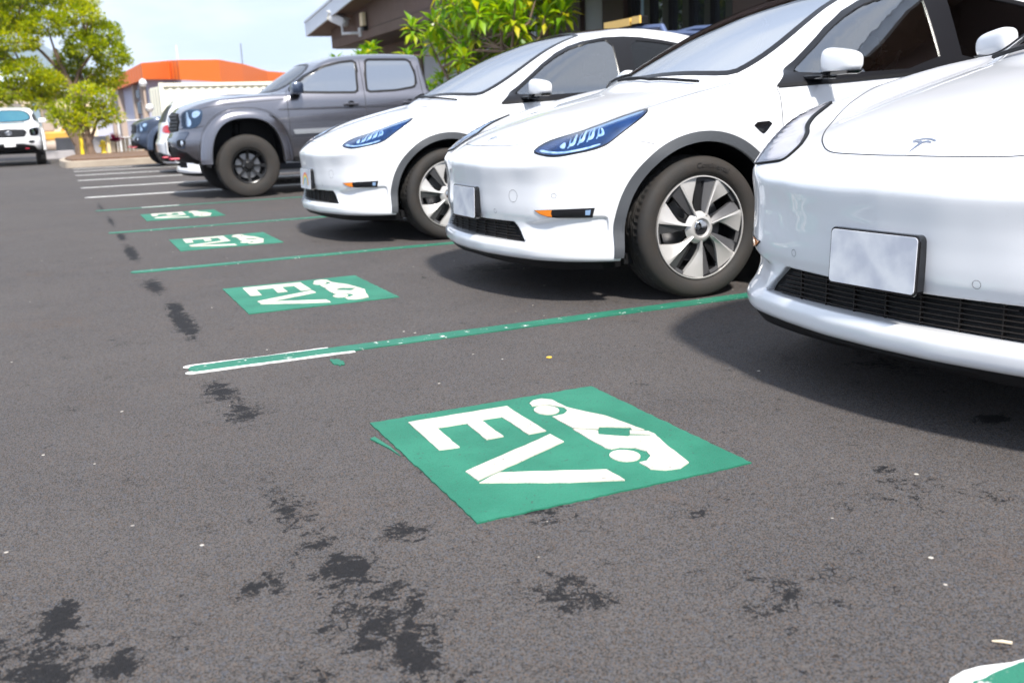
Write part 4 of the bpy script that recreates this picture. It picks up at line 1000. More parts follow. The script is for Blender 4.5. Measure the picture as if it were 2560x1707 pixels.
    g += [('left', parch(.60, .73, u0, 30, .55, 2.5)[1:-1], .007, True) for u0 in (0, -3.235)]
    gaps('panel_gap', pick_f, g, M['gap'], root)
    patch('side_moulding', pick_f, 'left', [(-.62, .775), (-.60, .835), (-1.57, .845), (-1.57, .785)], M['trim_chrome'], root, off=.018, thick=.02, d=.06, mirror=True)
    patch('side_moulding', pick_f, 'left', [(-1.63, .785), (-1.63, .845), (-2.36, .85), (-2.36, .79)], M['trim_chrome'], root, off=.018, thick=.02, d=.06, mirror=True)
    for u0 in (0, -3.235):
        A_ = parch(.590, .720, u0, 40, .50, 2.5); B_ = parch(.448, .592, u0, 40, .50, 2.6)
        for s in (1, -1):
            mb = MB(); rows = [(0, .905), (.02, .930), (.16, .955), (.42, .978), (.72, .992), (.93, .994), (1., .982), (1., .90)]; k = len(rows)
            vs_ = [(a[0]+(b[0]-a[0])*f_, s*y, a[1]+(b[1]-a[1])*f_) for a, b in zip(A_, B_) for f_, y in rows]
            mb.add(vs_, [(i_*k+j_, i_*k+j_+1, (i_+1)*k+j_+1, (i_+1)*k+j_) for i_ in range(len(A_)-1) for j_ in range(k-1)]).build('fender_flare', M['grey'], root, smooth=True, angle=50)
        for s in (1, -1):
            mb = MB(); pp = parch(.47, .62, u0, 24, .40); vs_ = [(x, s*y, z) for x, z in pp for y in (.93, .45)]
            mb.add(vs_, [(2*k, 2*k+1, 2*k+3, 2*k+2) for k in range(len(pp)-1)]); mb.add([(x, s*.45, z) for x, z in pp], [tuple(range(len(pp)))]); mb.build('wheel_arch_liner', M['blackp'], root)
    # front: headlamps, grille, bumper parts
    hl = smooth_poly([(-.16, .90), (-.16, 1.07), (-.05, 1.115), (.10, 1.13), (.30, 1.125), (.34, 1.09), (.30, .97), (.20, .905), (.0, .885)], 1)
    for s, (a, b_) in enumerate(zip(patch('headlight', pick_f, 'obl', hl, M['lampgrey'], root, off=.006, thick=.02, d=.04, mirror=True), patch('lens', pick_f, 'obl', inset(hl, .004), M['lensblue'], root, off=.014, thick=.008, d=.04, mirror=True))): b_.parent = a
    for poly in ([(-.02, .915), (-.05, 1.0), (-.02, 1.09), (.03, 1.10), (.05, 1.02), (.10, 1.0), (.10, .925)], [(.13, 1.03), (.14, 1.10), (.29, 1.11), (.30, 1.06), (.20, 1.02)]):
        patch('reflector', pick_f, 'obl', smooth_poly(poly, 1), M['refl'], root, off=.010, thick=.003, d=.02, mirror=True)
    gp = [(-.50, .99), (-.44, 1.085), (0, 1.105), (.44, 1.085), (.50, .99), (.42, .865), (0, .85), (-.42, .865)]
    gr = patch('grille', pick_f, 'front', gp, M['blackp'], root, off=.010, thick=.03, d=.05)[0]
    bars = MB()
    for k in range(5):
        z = .895+.042*k; hwid = .44+.02*k*(1 if k < 3 else 0); 
        pts = np.array([(t, z) for t in np.linspace(-hwid, hwid, 18)]); base, dr, TT = VIEWS['front'](pts); Q = cast(pick_f, base, dr, TT); bars.tube([tuple(p+np.array([.018, 0, 0])) for p in Q], .007, 6)
    for t in np.linspace(-.42, .42, 15):
        pts = np.array([(t, z) for z in np.linspace(.88, 1.08, 6)]); base, dr, TT = VIEWS['front'](pts); Q = cast(pick_f, base, dr, TT); bars.tube([tuple(p+np.array([.016, 0, 0])) for p in Q], .005, 5)
    bars.build('grille_bar', M['clad'], gr)
    eb = MB().tube([(.828, .085*math.cos(a), .985+.055*math.sin(a)) for a in np.linspace(0, 2*math.pi, 25)], .012, 8, False); eb.tube([(.828, .06*math.cos(a), 1.003+.020*math.sin(a)) for a in np.linspace(0, 2*math.pi, 19)], .008, 6, False); eb.tube([(.828, .022*math.cos(a), .985+.048*math.sin(a)) for a in np.linspace(0, 2*math.pi, 19)], .008, 6, False)
    eb.build('grille_emblem', M['chrome'], root)
    patch('bumper_centre', pick_f, 'front', fillet([(-.66, .64), (-.70, .86), (-.45, .845), (0, .835), (.45, .845), (.70, .86), (.66, .64), (.36, .68), (-.36, .68)], .03), M['blue'], root, off=.007, thick=.02, d=.05)  # blue reflection on the grey bumper, painted as a navy patch
    patch('lower_valance', pick_f, 'front', [(-.74, .475), (-.66, .60), (-.36, .665), (.36, .665), (.66, .60), (.74, .475)], M['blackp'], root, off=.012, thick=.03, d=.06)
    patch('fog_lamp', pick_f, 'obl', smooth_poly([(-.30, .69), (-.30, .75), (-.12, .765), (-.03, .74), (-.08, .68), (-.2, .665)], 1), M['blackp'], root, off=.008, thick=.01, d=.03, mirror=True)
    patch('fog_lens', pick_f, 'obl', [(-.12+.035*math.cos(a), .715+.035*math.sin(a)) for a in np.linspace(0, 2*math.pi, 14, endpoint=False)], M['refl'], root, off=.014, thick=.006, d=.02, mirror=True)
    RX = Matrix(((0, 0, 1, 0), (1, 0, 0, 0), (0, 1, 0, 0), (0, 0, 0, 1)))
    MB().prism([(-.1525, -.076), (.1525, -.076), (.1525, .076), (-.1525, .076)], 0, .012, RX).build('licence_plate', M['platew'], root, bevel=.004).location = (.895, 0, .66)
    hk = MB()
    for s in (1, -1): hk.tube([(.80, .46*s-.04, .52), (.90, .46*s-.04, .52), (.915, .46*s, .52), (.90, .46*s+.04, .52), (.80, .46*s+.04, .52)], .013, 8)
    hk.build('tow_hook', mat('red_tow_hook', (.45, .02, .05), rough=.35), root)
    for s in (1, -1):
        mr = MB(); mr.add(*_cushion((-.755, .98*s-.11, 1.275), (-.60, .98*s+.11, 1.425))); m_ = mr.build('door_mirror', M['blue'], root, smooth=True)
        MB().box((-.71, .86*s-.05, 1.25), (-.64, .86*s+.05, 1.29)).build('mirror_base', M['blackp'], m_, bevel=.008)
    ub = MB().box((-4.2, -.5, .42), (.5, .5, .60)); ub.tube([(0, -.7, PH), (0, .7, PH)], .05, 8); ub.tube([(-3.235, -.7, PH), (-3.235, .7, PH)], .06, 8); ub.tube([(.08, .42, .45), (.05, .50, .95)], .05, 10); ub.tube([(.08, -.42, .45), (.05, -.50, .95)], .05, 10)
    ub.build('chassis', M['blackp'], root)
    MB().box((-2.4, -.88, .42), (-.60, .88, .50)).build('sill', M['blackp'], root, bevel=.01)
    
    for s in (1, -1):
        st = MB(); st.add(*_cushion((-1.75, s*.38-.26, .70), (-1.15, s*.38+.26, .90))); st.add(*_cushion((-.08, -.25, 0), (.10, .25, .62), Matrix.Translation((-1.75, s*.38, .84)) @ Matrix.Rotation(R(-12), 4, 'Y'))); st.add(*_cushion((-.05, -.13, .62), (.05, .13, .80), Matrix.Translation((-1.75, s*.38, .84)) @ Matrix.Rotation(R(-10), 4, 'Y'))); st.build('seat', M['seat'], root, smooth=True)
    w0 = make_wheel('truck', r=.397, wid=.27, parent=root, lettering=False); w0.location = (0, .80, PH)
    copy_wheel(w0, (-3.235, .80, PH)); copy_wheel(w0, (0, -.80, PH), math.pi); copy_wheel(w0, (-3.235, -.80, PH), math.pi)
    return root
pk = make_pickup()
place(pk, 1.945, 13.87, 0., 'metallic grey lifted crew cab pickup with black eight spoke wheels and tinted windows', 'pickup truck')
pk2 = copy_tree(pk); recolour(pk2, M['grey'], M['white']); recolour(pk2, M['blue'], M['white']); recolour(pk2, M['lampgrey'], M['blackg']); M['cyan'] = glass_mat('cyan_tinted_windscreen', (.2, .6, .65), 6., (.35, .85, .95)); recolour(pk2, M['twind'], M['cyan'])
pk2.location = (-1.53, 32.5, 0); pk2.rotation_euler = (0, 0, R(-90)+R(1)); pk2.scale = (.95, .95, .95)
tag(pk2, 'white pickup truck facing the camera at the far left edge', 'pickup truck')
pk3 = copy_tree(pk); M['navy'] = M['blue']; recolour(pk3, M['grey'], M['navy'])
place(pk3, 2.20, 26.2, R(2), 'small dark blue pickup far back, nose out beyond the white hatchback', 'pickup truck'); pk3.scale = (.94, .94, .94)
# low white car behind the grey pickup: only its nose shows
ev4 = copy_tree(ev); place(ev4, 2.28, 16.45, 0., 'white car mostly hidden behind the grey pickup, only its low nose showing below', 'car')

# small white hatchback parked nose in, its tail towards the aisle
def hb_f(u, v, w):       # u forward, tail at -u
    q = np.sqrt(v*v+1e-5); T = hT(u); top = (w-T)/1.2; side = q-(hP(u)-hA(w)); rear = (-u-hR(w)+.10*(q/.85)**2+.22*(q/.9)**6)/1.1
    low = smax(smax(top, side, .10), rear, .07); low = smax(low, u-2.9, .1); low = smax(low, .24-w, .03)
    cab = smax(smax(w-hC(u)+.08*q*q, q-hS(w), .08), rear, .06); return smin(low, cab, .03)
hT = tab([-2.4, -1.9, 0, 1.6, 2.6, 3.0], [.98, 1.0, .98, .98, .80, .6], .05); hP = tab([-2.3, -1.9, 0, 2, 3], [.84, .885, .895, .88, .78], .08)
hA = tab([0, .25, .5, .8, .95, 1.1], [.06, .02, 0, .0, .03, .09], .03, -1, 3); hR = tab([0, .25, .40, .62, .70, .85, 1.0, 1.25, 1.45, 1.5, 1.7], [2.0, 2.02, 2.10, 2.12, 2.07, 2.04, 2.02, 1.90, 1.72, 1.70, 1.5], .02, -1, 3)
hC = tab([-2.3, -1.7, -1, 0, .6, 1.6, 2.4], [1.40, 1.47, 1.53, 1.54, 1.48, 1.02, .4], .06); hS = tab([.8, 1.0, 1.3, 1.48, 1.6], [.9, .85, .74, .64, .5], .03, -1, 3)
VIEWS['tail'] = lambda p: (np.stack([np.full(len(p), -2.6), p[:, 0], p[:, 1]], 1), np.tile([1., 0., 0.], (len(p), 1)), 1.6)
VIEWS['tobl'] = lambda p: (np.stack([-2.4+p[:, 0]/2, 1.5+p[:, 0]/2, p[:, 1]], 1), np.tile([.7071, -.7071, 0.], (len(p), 1)), 2.4)
hb = empty('parked_hatchback')
P, F, N = surface_net(hb_f, np.arange(-2.3, 3.0, .035), np.linspace(-.96, .96, 61), np.arange(.20, 1.62, .03)); C = P[F].mean(1)
kb = ~(((np.hypot(C[:, 0]+1.35, C[:, 2]-.31) < .37) | (np.hypot(C[:, 0]-1.3, C[:, 2]-.31) < .37)) & (np.abs(C[:, 1]) > .6))
mesh_part('body', P, F, N, kb, M['white'], hb)
patch('rear_bumper', hb_f, 'tail', [(-.80, .25), (-.80, .36), (-.45, .43), (.45, .43), (.80, .36), (.80, .25)], M['blackp'], hb, off=.012, thick=.03, d=.06)
patch('rear_window', hb_f, 'tail', [(-.62, 1.03), (.62, 1.03), (.52, 1.36), (-.52, 1.36)], M['frit'], hb, off=.004, thick=.01, d=.06)
patch('side_window', hb_f, 'left', [(-1.75, 1.05), (-1.5, 1.38), (-.6, 1.46), (.45, 1.40), (1.0, 1.05)], M['frit'], hb, off=.004, thick=.01, d=.06, mirror=True)
for v_, s in ((.9, 1), (-.9, -1)): pass
patch('tail_lamp', hb_f, 'tail', smooth_poly([(.50, .84), (.80, .80), (.86, .90), (.80, .99), (.55, .95)], 1), M['red'], hb, off=.010, thick=.02, d=.03, mirror=True)
wl0 = make_wheel('ev', r=.31, wid=.21, parent=hb, lettering=False); wl0.location = (-1.35, .77, .31); wl0.scale = (.88, 1, .88)
for loc, rz in (((1.3, .77, .31), 0), ((-1.35, -.77, .31), math.pi), ((1.3, -.77, .31), math.pi)): copy_wheel(wl0, loc, rz)
lin = MB()
for s in (1, -1):
    for u0 in (-1.35, 1.3): lin.cur = 0; lin.add([(u0+.38*math.cos(a), s*.58, .31+.38*math.sin(a)) for a in np.linspace(0, 2*math.pi, 20, endpoint=False)], [tuple(range(20))])
lin.box((-1.9, -.56, .20), (2.6, .56, .30)); lin.build('underbody', M['blackp'], hb)
hb.location = (3.72, 21.9, 0); hb.rotation_euler = (0, 0, R(-1)); tag(hb, 'small white hatchback with red tail lamp, parked tail out beyond the grey pickup', 'car')

# yellow-lit rack on a small utility cart behind the third car
ct = empty('utility_cart', (6.35, 10.5, 0), 0., 'small dark utility cart carrying a roof rack and amber light bar above the white car', 'utility cart')
c = MB(); c.add(*_cushion((-.9, -.62, .35), (.9, .62, .78))); c.build('body', M['navy'], ct, smooth=True)
fr = MB(); P4 = [(-.1, -.62), (-.1, .62)]
for x in (-.1, .75):
    fr.tube([(x, -.62, .7), (x, -.66, 1.72), (x, -.56, 1.84), (x, 0, 1.87), (x, .56, 1.84), (x, .66, 1.72), (x, .62, .7)], .035, 8)
for y in (-.62, .62): fr.tube([(-.1, y, 1.76), (.75, y, 1.76)], .03, 8)
fr.build('rack', mat('blue_grey_rack', (.10, .14, .26), rough=.35, metal=.3), ct, smooth=True)
MB().box((-.16, -.20, 1.90), (-.06, .66, 2.00)).build('light_bar', M['blackp'], ct, bevel=.01)
lb = MB(); lb.box((-.185, .02, 1.905), (-.16, .64, 1.995)); lb.box((-.185, -.20, 1.915), (-.16, -.02, 2.0)); lb.build('amber_lamp', mat('amber_bar_lens', (.85, .52, .12), rough=.3), ct)
for x in (-.6, .6):
    for y in (-.6, .6):
        MB().lathe([(.12, -.09), (.27, -.08), (.28, 0), (.27, .08), (.12, .09), (.01, .09)], 28).build('wheel', M['tyre'], ct, smooth=True).location = (x, y, .28)
st = MB(); st.add(*_cushion((.1, -.5, .75), (.55, .5, .9))); st.add(*_cushion((.5, -.5, .85), (.62, .5, 1.35))); st.build('seat', M['seat'], ct, smooth=True)

# rainbow plate on the third car
for o in evF.children:
    if o.name.startswith('licence_plate'):
        RXm = Matrix(((0, 0, 1, 0), (1, 0, 0, 0), (0, 1, 0, 0), (0, 0, 0, 1)))
        for i, cc_ in enumerate([(.75, .12, .10), (.85, .42, .08), (.85, .75, .15), (.25, .60, .40), (.20, .42, .75)]):
            mb = MB(); r0 = .088-.010*i; n = 20; vs_ = []
            for k in range(n+1):
                a = math.pi*k/n; 
                for r in (r0, r0-.0095): vs_.append((.0050, -.0+r*1.05*math.cos(a), -.048+r*1.12*math.sin(a)))
            mb.add(vs_, [(2*k, 2*k+1, 2*k+3, 2*k+2) for k in range(n)]); mb.build('rainbow_band', mat('rainbow_print_%d' % i, cc_, rough=.4), o)
# ------------------------------------------------------------------ building on the right
M['brownw'] = mat('brown_siding', (.125, .078, .062), rough=.75, noise=(3., .5, (.16, .10, .082)), bump=.2, bscale=60)
nt = M['brownw'].node_tree
M['brownd'] = mat('dark_brown_paint', (.052, .030, .022), rough=.6, noise=(4., .5, (.07, .042, .03)))
M['palewall'] = mat('sky_shaded_stucco', (.52, .55, .62), rough=.85, noise=(2., .6, (.44, .46, .52)), bump=.3, bscale=80)  # white wall; the blue of its skylit shade is mixed into the colour
M['soffit'] = mat('soffit_board', (.16, .11, .085), rough=.8)
M['rooftrim'] = mat('white_roof_trim', (.68, .74, .82), rough=.5, noise=(2., .4, (.58, .64, .72)))
M['winglass'] = mat('dark_window_glass', (.02, .024, .028), rough=.03, spec=.9)
M['curtain'] = mat('pale_blue_curtain', (.30, .45, .58), rough=.8)
M['blackframe'] = mat('black_window_frame', (.012, .011, .011), rough=.4)
bd = empty('office_building', (0, 0, 0), 0, 'brown and grey building with white roof edge, behind the cars at right', 'building')
X0, XW = 8.5, 10.
w_ = MB(); w_.box((XW, 20.9, 0), (XW+.3, 28.6, 3.3)); w_.box((XW, 17.66, 0), (XW+.3, 18.57, 3.3)); w_.box((XW, 13.46, 0), (XW+.3, 13.6, 3.3)); w_.box((XW, -9, 0), (XW+.3, 12.6, 3.3)); w_.build('wall', M['palewall'], bd)
w_ = MB(); w_.box((XW-.06, 28.6, 0), (XW+.3, 34.2, 3.3)); w_.box((XW, 34.2, 0), (22, 34.5, 3.3)); w_.build('end_wall', M['brownw'], bd)
for a, b_ in ((18.57, 19.15), (16.85, 17.66), (12.6, 13.46), (24.1, 24.6)):
    MB().box((XW-.12, a, 0), (XW+.25, b_, 3.3)).build('column', M['brownd'], bd, bevel=.01)
MB().box((XW+.10, 19.15, 0), (XW+.3, 20.9, 3.3)).build('door', M['brownd'], bd)
MB().box((XW+.04, 20.0, 0), (XW+.12, 20.06, 3.2)).build('door_frame', M['blackframe'], bd)
edges_ = [13.6, 13.77, 14.2, 14.36, 14.82, 15.01, 15.45, 15.65, 16.07, 16.27, 16.71, 16.85]
for k in range(0, 12, 2): MB().box((XW-.02, edges_[k], .3), (XW+.2, edges_[k+1], 3.28)).build('window_mullion', M['blackframe'], bd)
for k in range(1, 11, 2): MB().box((XW+.08, edges_[k], .3), (XW+.11, edges_[k+1], 3.28)).build('window', M['winglass'], bd)
MB().box((XW+.06, 16.30, .3), (XW+.075, 16.49, 3.2)).build('curtain', M['curtain'], bd)
MB().box((XW+.12, 13.5, 0), (XW+.3, 17., .3)).build('wall', M['palewall'], bd)
YL, YR, YR2, ZS = 33.4, 12., -9., 3.3
def rz_(y): return 3.88+.085*(YL-y) if y > YR else 3.88+.085*(YL-YR)-.085*(YR-y)
gm = MB(); gm.add([(X0, YL, ZS), (X0, YR2, ZS), (X0, YR2, rz_(YR2)), (X0, YR, rz_(YR)), (X0, YL, rz_(YL)), (X0+.15, YL, ZS), (X0+.15, YR2, ZS), (X0+.15, YR2, rz_(YR2)), (X0+.15, YR, rz_(YR)), (X0+.15, YL, rz_(YL))],
     [(0, 1, 2, 3, 4), (9, 8, 7, 6, 5), (0, 5, 6, 1), (0, 4, 9, 5), (4, 3, 8, 9), (3, 2, 7, 8), (1, 6, 7, 2)]); gm.build('gable_siding', M['brownw'], bd)
MB().box((X0-.012, YR2, 3.56), (X0, YL, 3.575)).build('siding_joint', M['brownd'], bd)
MB().box((X0+.15, YR2, ZS), (XW+.3, YL-.002, ZS+.06)).build('soffit', M['brownd'], bd)
MB().box((X0+.15, YL, ZS), (22., YL+.15, rz_(YL)-.01)).build('end_fascia', M['brownw'], bd)
rf = MB(); XO = 7.85; YO = 34.3
for (ya, yb) in ((YO, YR), (YR, YR2-.6)):
    za, zb = rz_(ya), rz_(yb)
    for x0, x1, d0, d1 in ((XO+.06, 24, .0, .16),):
        rf.add([(x0, ya, za+d0), (x0, yb, zb+d0), (x1, yb, zb+d0), (x1, ya, za+d0), (x0, ya, za+d1), (x0, yb, zb+d1), (x1, yb, zb+d1), (x1, ya, za+d1)], [(0, 1, 2, 3), (7, 6, 5, 4), (0, 4, 5, 1), (2, 6, 7, 3), (0, 3, 7, 4), (1, 5, 6, 2)])
rf.build('roof', M['soffit'], bd)
rt_ = MB()
for (ya, yb) in ((YO, YR), (YR, YR2-.6)):
    za, zb = rz_(ya), rz_(yb)
    for x0, x1, d0, d1 in ((XO, XO+.058, -.03, .38), (XO-.03, XO-.002, .40, .47), (XO, XO+.3, .384, .44)):
        rt_.add([(x0, ya, za+d0), (x0, yb, zb+d0), (x1, yb, zb+d0), (x1, ya, za+d0), (x0, ya, za+d1), (x0, yb, zb+d1), (x1, yb, zb+d1), (x1, ya, za+d1)], [(0, 1, 2, 3), (7, 6, 5, 4), (0, 4, 5, 1), (2, 6, 7, 3), (0, 3, 7, 4), (1, 5, 6, 2)])
rt_.build('roof_edge_trim', M['rooftrim'], bd)
MB().box((XO+.06, YO, rz_(YO)-.03), (24, YO+.04, rz_(YO)+.38)).build('roof_edge_trim', M['rooftrim'], bd)
# security camera and lantern
M['camwhite'] = mat('white_camera_housing', (.62, .62, .63), rough=.4)
sc_ = empty('security_camera', (X0-.02, 29.9, 3.50), 0, 'white security camera on an arm under the gable of the brown building', 'security camera')
b = MB().box((-.03, -.10, -.10), (.02, .10, .16)); b.tube([(0, 0, 0), (-.25, .1, 0), (-.42, .45, .02)], .045, 8); b.tube([(-.42, .45, -.02), (-.42, .45, .30)], .035, 8); b.build('bracket', M['camwhite'], sc_, smooth=True)
T_ = Matrix.Translation((-.42, .80, .46)) @ Matrix.Rotation(R(-60), 4, 'Z') @ Matrix.Rotation(R(22), 4, 'Y')
hs_ = MB(); hs_.add(*_cushion((-.36, -.15, -.14), (.36, .15, .14), T_)); hs_.build('housing', M['camwhite'], sc_, smooth=True)
MB().box((-.42, -.17, .12), (.34, .17, .16), T_).build('sun_shield', M['camwhite'], sc_, bevel=.01); MB().box((-.40, -.10, -.10), (-.33, .10, .08), T_).build('camera_window', mat('cream_lens_cover', (.75, .70, .55), rough=.3), sc_)
ln = empty('wall_lantern', (X0-.06, 29.2, 3.66), 0, 'small cream wall lantern beside the security camera', 'lantern')
MB().box((-.12, -.15, -.02), (.0, .15, .36)).build('lamp_glass', mat('cream_lantern', (.72, .58, .38), rough=.5), ln, bevel=.02); MB().box((-.08, -.1, -.14), (.04, .1, -.025)).build('lamp_base', M['blackp'], ln)
# planting strip with kerb
M['kerb'] = mat('weathered_concrete', (.40, .34, .27), rough=.9, noise=(3., .6, (.28, .23, .18)), bump=.4, bscale=40)
M['soil'] = mat('brown_mulch', (.12, .07, .045), rough=1., noise=(8., .7, (.20, .12, .07)), bump=1., bscale=30)
tag(MB().box((7.0, -9, -.05), (7.15, 33.5, .15)).build('kerb', M['kerb'], bevel=.015), kind='structure')
tag(MB().box((7.15, -9, -.05), (10, 33.5, .10)).build('planting_bed', M['soil']), kind='structure')
# island at the far end
isl = smooth_poly([(-.22, 28.3), (-.10, 27.95), (.4, 27.9), (2.6, 28.35), (8.0, 29.4), (8.0, 36.2), (.2, 35.8), (-.35, 31)], 2)
tag(MB().prism(isl, -.05, .17).build('kerb', M['kerb'], bevel=.02), kind='structure')
tag(MB().prism(inset(isl, .16), .17, .21).build('planting_bed', M['soil']), kind='structure')

# ------------------------------------------------------------------ plants
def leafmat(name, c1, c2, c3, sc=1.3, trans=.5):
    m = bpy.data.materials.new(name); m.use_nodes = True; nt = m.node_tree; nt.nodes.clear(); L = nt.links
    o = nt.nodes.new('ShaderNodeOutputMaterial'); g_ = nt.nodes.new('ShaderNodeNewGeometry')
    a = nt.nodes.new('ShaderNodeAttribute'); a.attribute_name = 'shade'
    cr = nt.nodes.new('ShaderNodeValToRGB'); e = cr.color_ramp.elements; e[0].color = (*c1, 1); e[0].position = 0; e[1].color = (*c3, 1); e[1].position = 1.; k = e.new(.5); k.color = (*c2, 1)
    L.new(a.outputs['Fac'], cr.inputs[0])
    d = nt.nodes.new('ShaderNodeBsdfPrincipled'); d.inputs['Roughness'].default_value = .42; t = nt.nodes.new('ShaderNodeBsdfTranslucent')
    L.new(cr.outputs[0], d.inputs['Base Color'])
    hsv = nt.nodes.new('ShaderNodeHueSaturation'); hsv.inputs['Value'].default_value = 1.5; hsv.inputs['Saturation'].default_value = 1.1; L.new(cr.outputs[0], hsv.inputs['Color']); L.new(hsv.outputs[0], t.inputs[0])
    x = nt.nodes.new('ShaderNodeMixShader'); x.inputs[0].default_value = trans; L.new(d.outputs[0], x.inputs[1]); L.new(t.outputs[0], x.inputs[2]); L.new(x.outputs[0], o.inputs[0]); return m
def leaf_mesh(name, pos, dirs, nrm, ln, wd, shade, m, parent, curl=.15):
    """one mesh of many small pointed leaves"""
    pos, dirs, nrm = (np.asarray(a, float) for a in (pos, dirs, nrm)); n = len(pos)
    dirs = dirs/np.linalg.norm(dirs, axis=1)[:, None]; sd_ = np.cross(dirs, nrm); sd_ /= np.linalg.norm(sd_, axis=1)[:, None]+1e-9; up_ = np.cross(sd_, dirs)
    ln = np.broadcast_to(ln, n)[:, None]; wd = np.broadcast_to(wd, n)[:, None]
    A = pos; B = pos+dirs*ln*.5+sd_*wd/2+up_*ln*curl*.5; C = pos+dirs*ln-up_*ln*curl*.6; D = pos+dirs*ln*.5-sd_*wd/2+up_*ln*curl*.5; E_ = pos+dirs*ln*.5+up_*ln*curl*.2
    V = np.stack([A, B, C, D, E_], 1).reshape(-1, 3); k = np.arange(n)*5
    F = np.stack([np.stack([k, k+1, k+4], 1), np.stack([k+1, k+2, k+4], 1), np.stack([k+2, k+3, k+4], 1), np.stack([k+3, k, k+4], 1)], 1).reshape(-1, 3)
    me = bpy.data.meshes.new(name); me.vertices.add(len(V)); me.vertices.foreach_set('co', V.ravel()); me.loops.add(len(F)*3); me.loops.foreach_set('vertex_index', F.ravel())
    me.polygons.add(len(F)); me.polygons.foreach_set('loop_start', np.arange(len(F))*3); me.polygons.foreach_set('loop_total', np.full(len(F), 3)); me.update()
    at = me.attributes.new('shade', 'FLOAT', 'POINT'); at.data.foreach_set('value', np.repeat(np.asarray(shade, float), 5))
    me.validate(); return link(name, me, m, parent)
M['leafA'] = leafmat('bright_tree_leaf', (.06, .12, .004), (.32, .38, .006), (.70, .62, .012))
M['leafB'] = leafmat('plumeria_leaf', (.06, .20, .012), (.25, .42, .012), (.58, .52, .02), trans=.45)
M['bark'] = mat('grey_brown_bark', (.20, .135, .095), rough=.9, noise=(6., .6, (.12, .085, .065)), bump=.6, bscale=25)
def branch(mb, rs, p0, d, L, r, depth, tips, spread=.6, upb=.15, segs=4):
    pts = [Vector(p0)]; dd = Vector(d).normalized()
    for i in range(segs):
        dd = (dd+Vector((rs.uniform(-1, 1), rs.uniform(-1, 1), rs.uniform(-1, 1)))*.18+Vector((0, 0, upb*.3))).normalized(); pts.append(pts[-1]+dd*L/segs)
    rr = [r*(1-.45*i/segs) for i in range(segs+1)]; mb.tube(pts, rr, 7 if r > .03 else 5)
    if depth == 0: tips.append(pts[-1]); tips.append(pts[-2]); return
    k = rs.choice([2, 3, 3])
    for j in range(k):
        ax = Vector((rs.uniform(-1, 1), rs.uniform(-1, 1), rs.uniform(-.4, 1))).normalized(); nd = (dd+ax*spread*rs.uniform(.8, 1.5)).normalized()
        branch(mb, rs, pts[-1] if j else pts[-2], nd, L*rs.uniform(.62, .85), rr[-1]*.85, depth-1, tips, spread, upb, segs)
def leafy_tree(name, loc, trunks, clumps, nleaf, lsz, seed, label, cat, m, group=None, kind_shade=.5):
    """clumps: (x, y, z, rx, ry, rz) relative to loc; leaves sit in sprays spread through them"""
    root = empty(name, loc, 0, label, cat, group); rs = random.Random(seed); rn = np.random.RandomState(seed)
    mb = MB()
    for tr in trunks: mb.tube([p[:3] for p in tr], [p[3] for p in tr], 9)
    joints = [Vector(p[:3]) for tr in trunks for p in tr[1:]]
    for c in clumps:     # limbs to the clumps
        t = Vector(c[:3]); j = min(joints, key=lambda q: (q-t).length+max(0, q.z-t.z)*2); mid = (j+t)/2+Vector((rs.uniform(-.15, .15), rs.uniform(-.15, .15), rs.uniform(.0, .2)))
        L_ = (t-j).length; mb.tube([j, mid, t], [.02+.018*L_, .018+.010*L_, .012], 6)
        for _ in range(3): mb.tube([mid, (mid+t)/2+Vector((rs.uniform(-.3, .3)*c[3], rs.uniform(-.3, .3)*c[4], .1)), t+Vector((rs.uniform(-.7, .7)*c[3], rs.uniform(-.7, .7)*c[4], rs.uniform(-.5, .8)*c[5]))], [.016, .011, .006], 5)
    mb.build('trunk', M['bark'], root, smooth=True)
    vol = np.array([(c[3]*c[4]*c[5])**.67 for c in clumps]); pr_ = vol/vol.sum(); pos = []; dr = []; nm_ = []; sh_ = []
    for c, f in zip(clumps, pr_):
        ns = max(4, int(nleaf*f/14)); cen = np.array(c[:3]); rad = np.array(c[3:6])
        d = rn.normal(size=(ns, 3)); d /= np.linalg.norm(d, axis=1)[:, None]; rr = rn.uniform(.45, 1.0, ns)**.6
        d[:, 2] = np.where(d[:, 2] < -.35, d[:, 2]*.5, d[:, 2]); S = cen+d*rad*rr[:, None]; base = rn.uniform(-.25, .25)
        for s_, dd, r_ in zip(S, d, rr):       # a spray of leaves
            k = rn.randint(9, 19); a = rn.normal(size=(k, 3)); a /= np.linalg.norm(a, axis=1)[:, None]; out = dd*1.0+a*.9+np.array([0, 0, .25])
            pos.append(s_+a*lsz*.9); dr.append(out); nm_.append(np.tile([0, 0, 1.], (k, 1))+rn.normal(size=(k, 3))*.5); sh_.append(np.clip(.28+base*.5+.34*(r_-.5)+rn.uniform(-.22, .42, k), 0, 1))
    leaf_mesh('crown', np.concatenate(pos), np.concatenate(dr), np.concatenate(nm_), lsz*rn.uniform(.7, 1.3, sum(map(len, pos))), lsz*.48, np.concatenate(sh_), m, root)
    return root
rs = random.Random(5)
big = []
